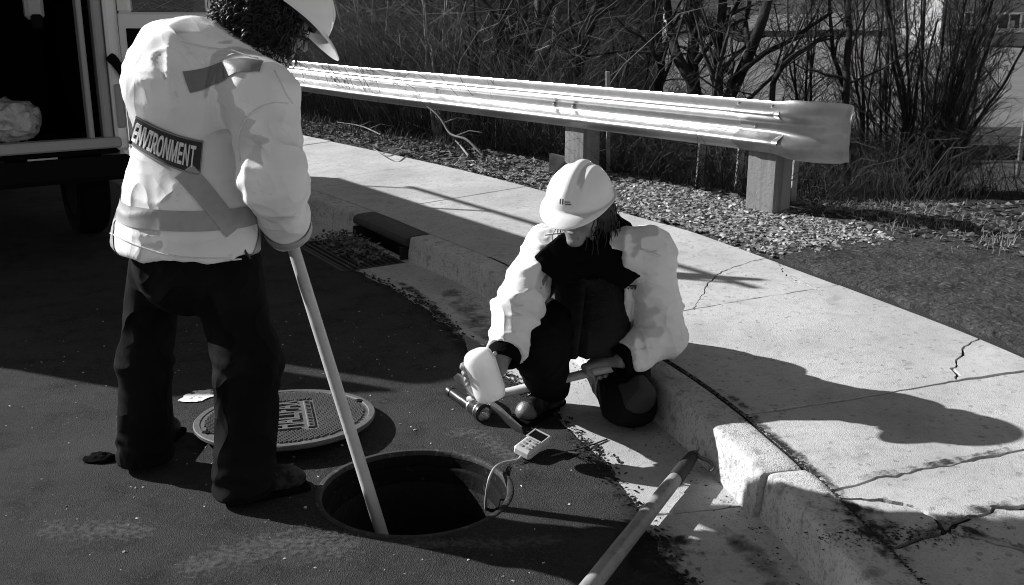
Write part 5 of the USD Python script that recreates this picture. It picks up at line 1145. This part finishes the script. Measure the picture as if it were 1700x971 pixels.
# fallen branches on the verge
for pts, lab, rr in (([(705, 172), (730, 195), (748, 222), (775, 232), (800, 256)], 'pale forked fallen branch hanging down from the shaded rail', .012), ([(672, 203), (705, 216), (740, 222), (760, 240), (778, 262)], 'pale fallen branch lying on the leaves below the rail', .010), ([(620, 250), (645, 262), (668, 252)], 'thin crooked fallen twig at the far edge of the sidewalk', .006), ([(560, 205), (600, 212), (632, 226)], 'thin fallen branch in the dead grass by the far sidewalk', .008)):
    i0 = at(*pts[-1], .2)[1]; P = []
    for k, q in enumerate(pts):
        g = at(*q, .22); P.append(g + A(0, 0, .015) if lab[:11] != 'pale forked' else atY(*q, i0 + .12 * (len(pts) - 1 - k)))
    P = smooth_line(P, .03); L = [tube(P, np.linspace(rr * .6, rr, len(P)), 6)]
    for s in (.35, .6): k = int(len(P) * s); L.append(tube(np.array([P[k], P[k] + A(.12, -.02, .05), P[k] + A(.24, -.08, .04)]), [rr * .6, rr * .45, rr * .2], 5))
    obj('fallen_branch', join(L), 'pale_twig', None, True, label=lab, cat='branch')

# films of dirt and pale scuffs, soft edged, a few millimetres above what they lie on
from pxr import Vt
def film(name, px, z, half, mt, label, cat='dirt', zf=None, nv=9, lift=.0045):
    C = smooth_line([at(*q, z)[:2] for q in px], .02); n = len(C); t = np.gradient(C, axis=0); t /= np.linalg.norm(t, axis=1, keepdims=True); nn = np.stack([t[:, 1], -t[:, 0]], 1)
    hw = np.interp(np.linspace(0, 1, n), np.linspace(0, 1, len(half)), half); v = np.linspace(-1, 1, nv)
    P = C[:, None] + nn[:, None] * (v[None, :] * hw[:, None])[:, :, None]; e = np.clip(np.minimum(np.arange(n), np.arange(n)[::-1]) / max(3, n * .18), 0, 1)
    fall = ((1 - v**2)[None, :] * e[:, None] * .95).ravel(); P = P.reshape(-1, 2); zz = (np.zeros(len(P)) if zf is None else zf(P[:, 0], P[:, 1])) + lift
    i = (np.arange(n - 1)[:, None] * nv + np.arange(nv - 1)).ravel(); p = obj(name, (np.column_stack([P, zz]), np.stack([i, i + 1, i + nv + 1, i + nv], 1)), mt, None, True, label=label, cat=cat, kind='stuff')
    UsdGeom.PrimvarsAPI(p).CreatePrimvar('fall', Sdf.ValueTypeNames.FloatArray, 'vertex').Set(Vt.FloatArray.FromNumpy(fall.astype(np.float32)))
film('dirt_film', [(1140, 618), (1229, 671), (1267, 712), (1338, 772), (1375, 811), (1441, 877), (1530, 965), (1600, 1030)], .152, [.03, .03, .035, .05, .06, .07, .06], 'dirt_film', 'dark dirt along the joint between kerb and sidewalk slabs', zf=lambda x, y: walk_z(x, y) + .001)
film('dirt_film', [(1392, 812), (1425, 845), (1462, 872), (1500, 890)], .17, [.05, .10, .12, .08], 'dirt_film', 'dark smudge of soil on the slab beside the kerb joint', zf=walk_z)
film('dirt_film', [(1470, 892), (1540, 877), (1572, 862), (1640, 842), (1720, 825)], .17, [.03, .05, .06, .05, .03], 'dirt_film', 'dirt caught where the broken slabs meet', zf=walk_z)
film('dirt_film', [(1560, 858), (1620, 880), (1700, 905), (1760, 925)], .17, [.03, .04, .03], 'dirt_film', 'dirt along the lower crack of the broken slabs', zf=walk_z)
film('dirt_film', [(1380, 800), (1450, 783), (1550, 768), (1640, 755), (1720, 742)], .17, [.03, .025, .02, .02], 'dirt_film', 'thin dirt along the long crack right of the kerb', zf=walk_z)
gz = lambda x, y: .004 + .012 * np.clip(-side(x, y) / .47 - .4, -.3, .3) * -1
film('grime_film', [(1120, 872), (1110, 905), (1100, 950), (1110, 1010)], 0, [.10, .16, .18, .16], 'dirt_film', 'dark grime on the gutter below the long hook pole', zf=gz)
film('grime_film', [(1180, 868), (1220, 900), (1270, 950), (1300, 1010)], 0, [.06, .08, .07], 'grime_film', 'grime at the foot of the near kerb', zf=gz)
film('grime_film', [(720, 470), (760, 500), (800, 545), (840, 590)], 0, [.08, .12, .12, .10], 'grime_film', 'grime on the shaded gutter left of the crouching worker', zf=gz)
film('grime_film', [(600, 462), (660, 470), (710, 505), (760, 560), (800, 620)], 0, [.04, .06, .07, .06], 'dirt_film', 'dark crumbling edge of the asphalt beside the gutter', zf=gz, lift=.008)
film('grime_film', [(960, 735), (1010, 790), (1040, 850), (1062, 920), (1068, 1000)], 0, [.03, .045, .05, .05], 'dirt_film', 'dark crumbling asphalt edge beside the hook pole', zf=gz, lift=.008)
film('pale_scuff', [(230, 960), (330, 940), (420, 915), (520, 905), (640, 930)], 0, [.10, .12, .16, .16, .12], 'pale_scuff', 'pale scuffed patch on the asphalt in front of the manhole', 'scuff')
film('pale_scuff', [(640, 900), (760, 905), (900, 900), (960, 880)], 0, [.05, .06, .06], 'pale_scuff', 'pale dust on the asphalt just below the manhole', 'scuff')
film('pale_scuff', [(725, 745), (760, 722), (800, 725), (850, 765), (870, 800)], 0, [.05, .09, .08, .06], 'pale_scuff', 'pale dust on the asphalt between the manhole and the flashlight', 'scuff')
film('pale_scuff', [(40, 870), (120, 885), (200, 880), (270, 905)], 0, [.08, .12, .10], 'pale_scuff', 'pale worn patch on the asphalt at the lower left', 'scuff')
def _ed(r):
    i = r.integers(jidx((-.489, 6.022)), jidx((1.0, 1.7))); return A(*(JOINT[i] + JN[i] * (.475 + r.normal(0, .025)) + JT[i] * r.uniform(-.02, .02)), .007)
crumbs('asphalt_crumbs', 1500, _ed, .008, 'crumbs of asphalt along the ragged edge of the gutter', 85)

# ---------------------------------------------------------------- beyond the bank
hs_ = thing('dark_house', 'dark shingled house with a pale narrow window and porch edge behind the trees', 'house', (1.5, 22, -2))
HX0, HX1, HY = -7.0, 3.05, 22.0
wz = atY(890, 10, HY - .1); wx0, wx1 = atY(890, 40, HY)[0], atY(920, 40, HY)[0]; wz0, wz1 = atY(900, 82, HY)[2], atY(900, -30, HY)[2]
obj('wall', box(((HX0 + HX1) / 2, HY + 3, .9), (HX1 - HX0 - .06, 5.9, 7.4)), 'siding_dark', hs_, False)
k = 0; z = -2.8
while z < 4.5:
    for a, b in ((HX0, wx0 - .06), (wx1 + .06, HX1)) if wz0 - .2 < z < wz1 else ((HX0, HX1),):
        y0 = HY - .02; v = np.array([(a, y0 + .01, z + .2), (b, y0 + .01, z + .2), (b, y0 - .03, z), (a, y0 - .03, z), (a, y0 + .03, z + .2), (b, y0 + .03, z + .2), (b, y0 + .03, z), (a, y0 + .03, z)])
        obj('plank', (v, np.array([(0, 3, 2, 1), (4, 5, 6, 7), (3, 7, 6, 2), (0, 1, 5, 4), (0, 4, 7, 3), (1, 2, 6, 5)])), 'siding_dark', hs_, False)
    z += .19
wn = obj('window', join([box(((wx0 + wx1) / 2, HY - .03, zz), (wx1 - wx0 + .12, .09, .07)) for zz in (wz0, wz1)] + [box((xx, HY - .034, (wz0 + wz1) / 2), (.07, .09, wz1 - wz0)) for xx in (wx0, wx1)] + [box(((wx0 + wx1) / 2, HY - .03, (wz0 + wz1) / 2), (wx1 - wx0, .06, .04))]), 'white_trim', hs_, False)
obj('pane', box(((wx0 + wx1) / 2, HY - .02, (wz0 + wz1) / 2), (wx1 - wx0, .006, wz1 - wz0)), 'glass', wn, False)
cs = np.linspace(wx0, wx1, 30); cv = np.concatenate([np.column_stack([cs, HY + .02 - .02 * np.abs(np.sin(np.arange(30) * 1.1)), 0 * cs + zz]) for zz in (wz0, wz1)]); ii = np.arange(29)
obj('curtain', (cv, np.stack([ii, ii + 1, ii + 31, ii + 30], 1)), 'curtain', wn, True)
pz = atY(950, 86, HY - 1.2)[2]; px0, px1 = atY(905, 90, HY - 1.2)[0], atY(993, 90, HY - 1.2)[0]
obj('porch_floor', box(((px0 + px1) / 2, HY - .6, pz), (px1 - px0, 1.2, .2), bevel=.01), 'stake_wood', hs_, False)
for xx in (px0 + .06, (px0 + px1) / 2, px1 - .06): obj('porch_post', box((xx, HY - 1.1, pz / 2 - 1.6), (.1, .1, pz + 3.2 - .2), bevel=.01), 'siding_dark', hs_, False)
rf_ = np.array([(HX0 - .3, HY - .5, 4.5), (HX1 + .3, HY - .5, 4.5), (HX1 + .3, HY + 6.5, 4.5), (HX0 - .3, HY + 6.5, 4.5), (HX0 - .3, HY + 3, 6.6), (HX1 + .3, HY + 3, 6.6)])
obj('roof', trimesh.convex.convex_hull(rf_), 'roof', hs_, False)

# chain link fence
cf_ = thing('chain_link_fence', 'chain link fence with thin steel posts and rails at the right edge', 'fence', (7.5, 13, -1))
FY = 13.0
def fp(px, py): return atY(px, py, FY)
xs = [fp(p_, 300)[0] for p_ in (1480, 1585, 1688, 1792, 1896)]
zb, zt_ = fp(1688, 338)[2], fp(1690, 128)[2]
for n_, x in enumerate(xs): obj('post', join([tube(np.array([(x, FY, zb - .6), (x + .0, FY, zt_ if n_ >= 2 else fp(1600, 225)[2])]), .027 if n_ >= 2 else .02, 10)]), 'galvanised_dull', cf_, True)
for py in (268, 296): za = fp(1640, py)[2]; obj('rail', tube(np.array([(xs[0] - .3, FY - .03, za + .02), (xs[-1], FY - .03, za - .02)]), .019, 8), 'galvanised_dull', cf_, True)
ztop = fp(1640, 224)[2]; obj('top_wire', tube(np.array([(xs[0], FY, ztop), (xs[-1], FY, ztop - .02)]), .010, 5), 'galvanised_dull', cf_, True)
ws = []; hgt = ztop - zb; stp = .065
for s in (1, -1):
    for x in np.arange(xs[0] - hgt, xs[-1] + hgt, stp):
        a, b = A(x, FY + .012 * s, zb), A(x + s * hgt, FY + .012 * s, ztop)
        t0, t1 = sorted(((xs[0] - a[0]) / (b[0] - a[0]), (xs[-1] - a[0]) / (b[0] - a[0]))); t0, t1 = max(t0, 0), min(t1, 1)
        if t1 - t0 > .02: ws.append(tube(np.array([a + (b - a) * t0, a + (b - a) * t1]), .0022, 3, False))
obj('wire_mesh', join(ws), 'galvanised_dull', cf_, False, kind='stuff')
# lane and far buildings
gx = np.linspace(-40, 90, 50); V = np.concatenate([np.column_stack([gx, 0 * gx + y, land_z(gx, 0 * gx + y) + .24]) for y in (22.6, 24, 26, 28.2)]); i = (np.arange(3)[:, None] * 50 + np.arange(49)).ravel()
obj('lane', (V, np.stack([i, i + 1, i + 51, i + 50], 1)), 'asphalt', None, True, kind='structure')
def building(x0, x1, y, zb, h, label, wins, name):
    b = thing(name, label, 'building', ((x0 + x1) / 2, y, zb)); obj('wall', box(((x0 + x1) / 2, y + 4, zb + h / 2 - 1), (x1 - x0 - .05, 8, h + 2)), 'siding_light', b, False)
    bs = []
    for z in np.arange(zb, zb + h, .28): bs.append((np.array([(x0, y - .005, z + .28), (x1, y - .005, z + .28), (x1, y - .05, z), (x0, y - .05, z), (x0, y + .02, z + .28), (x1, y + .02, z + .28), (x1, y + .02, z), (x0, y + .02, z)]), np.array([(0, 3, 2, 1), (4, 5, 6, 7), (3, 7, 6, 2), (0, 1, 5, 4), (0, 4, 7, 3), (1, 2, 6, 5)])))
    obj('siding', join(bs), 'siding_light', b, False, kind='stuff')
    for (a, c, z0, z1) in wins:
        w = obj('window', join([box(((a + c) / 2, y - .06, z0), (c - a + .5, .3, .28)), box(((a + c) / 2, y - .06, z1), (c - a + .3, .16, .14)), box((a, y - .06, (z0 + z1) / 2), (.14, .16, z1 - z0)), box((c, y - .06, (z0 + z1) / 2), (.14, .16, z1 - z0)), box(((a + c) / 2, y - .058, (z0 + z1) / 2), (.1, .13, z1 - z0))]), 'white_trim', b, False)
        obj('pane', box(((a + c) / 2, y - .07, (z0 + z1) / 2), (c - a, .02, z1 - z0)), 'screen', w, False)
        obj('curtain', box((a + (c - a) * .62, y - .075, z0 + (z1 - z0) * .3), ((c - a) * .3, .02, (z1 - z0) * .55)), 'curtain', w, False)
    obj('roof', trimesh.convex.convex_hull(np.array([(x0 - .5, y - .6, zb + h), (x1 + .5, y - .6, zb + h), (x0 - .5, y + 9, zb + h), (x1 + .5, y + 9, zb + h), (x0 - .5, y + 4, zb + h + 3), (x1 + .5, y + 4, zb + h + 3)])), 'roof', b, False)
def bz(py, y): return atY(850, py, y)[2]
BY = 78.0; X = lambda p_: atY(p_, 60, BY)[0]
building(X(1560), X(1790), BY, bz(66, BY), 6.5, 'pale sided far house with a white framed window at the top right', [(X(1652), X(1690), bz(50, BY), bz(22, BY)), (X(1585), X(1608), bz(46, BY), bz(20, BY))], 'far_house')
BY = 92.0
building(X(1110), X(1235), BY, bz(38, BY), 4.5, 'low pale far building glimpsed between the tree trunks', [(X(1130), X(1150), bz(28, BY), bz(10, BY)), (X(1190), X(1212), bz(28, BY), bz(10, BY))], 'far_building')
# a dark rise of land hidden in the thicket on the left
gx, gy = np.linspace(-26, -.2, 40), np.linspace(13.5, 21, 16); GX, GY = np.meshgrid(gx, gy, indexing='ij'); xx, yy = GX.ravel(), GY.ravel()
zz = land_z(xx, yy) - .1 + (2.6 * sm((yy - 13.6) / 5) * sm((-.2 - xx) / 2.2)) + .5 * (fbm(np.column_stack([xx, yy, 0 * xx]), 3, 9) - .5) * sm((yy - 13.6) / 3)
ii = (np.arange(39)[:, None] * 16 + np.arange(15)).ravel(); obj('bank', (np.column_stack([xx, yy, zz]), np.stack([ii, ii + 16, ii + 17, ii + 1], 1)), 'verge_soil', None, True, kind='structure')
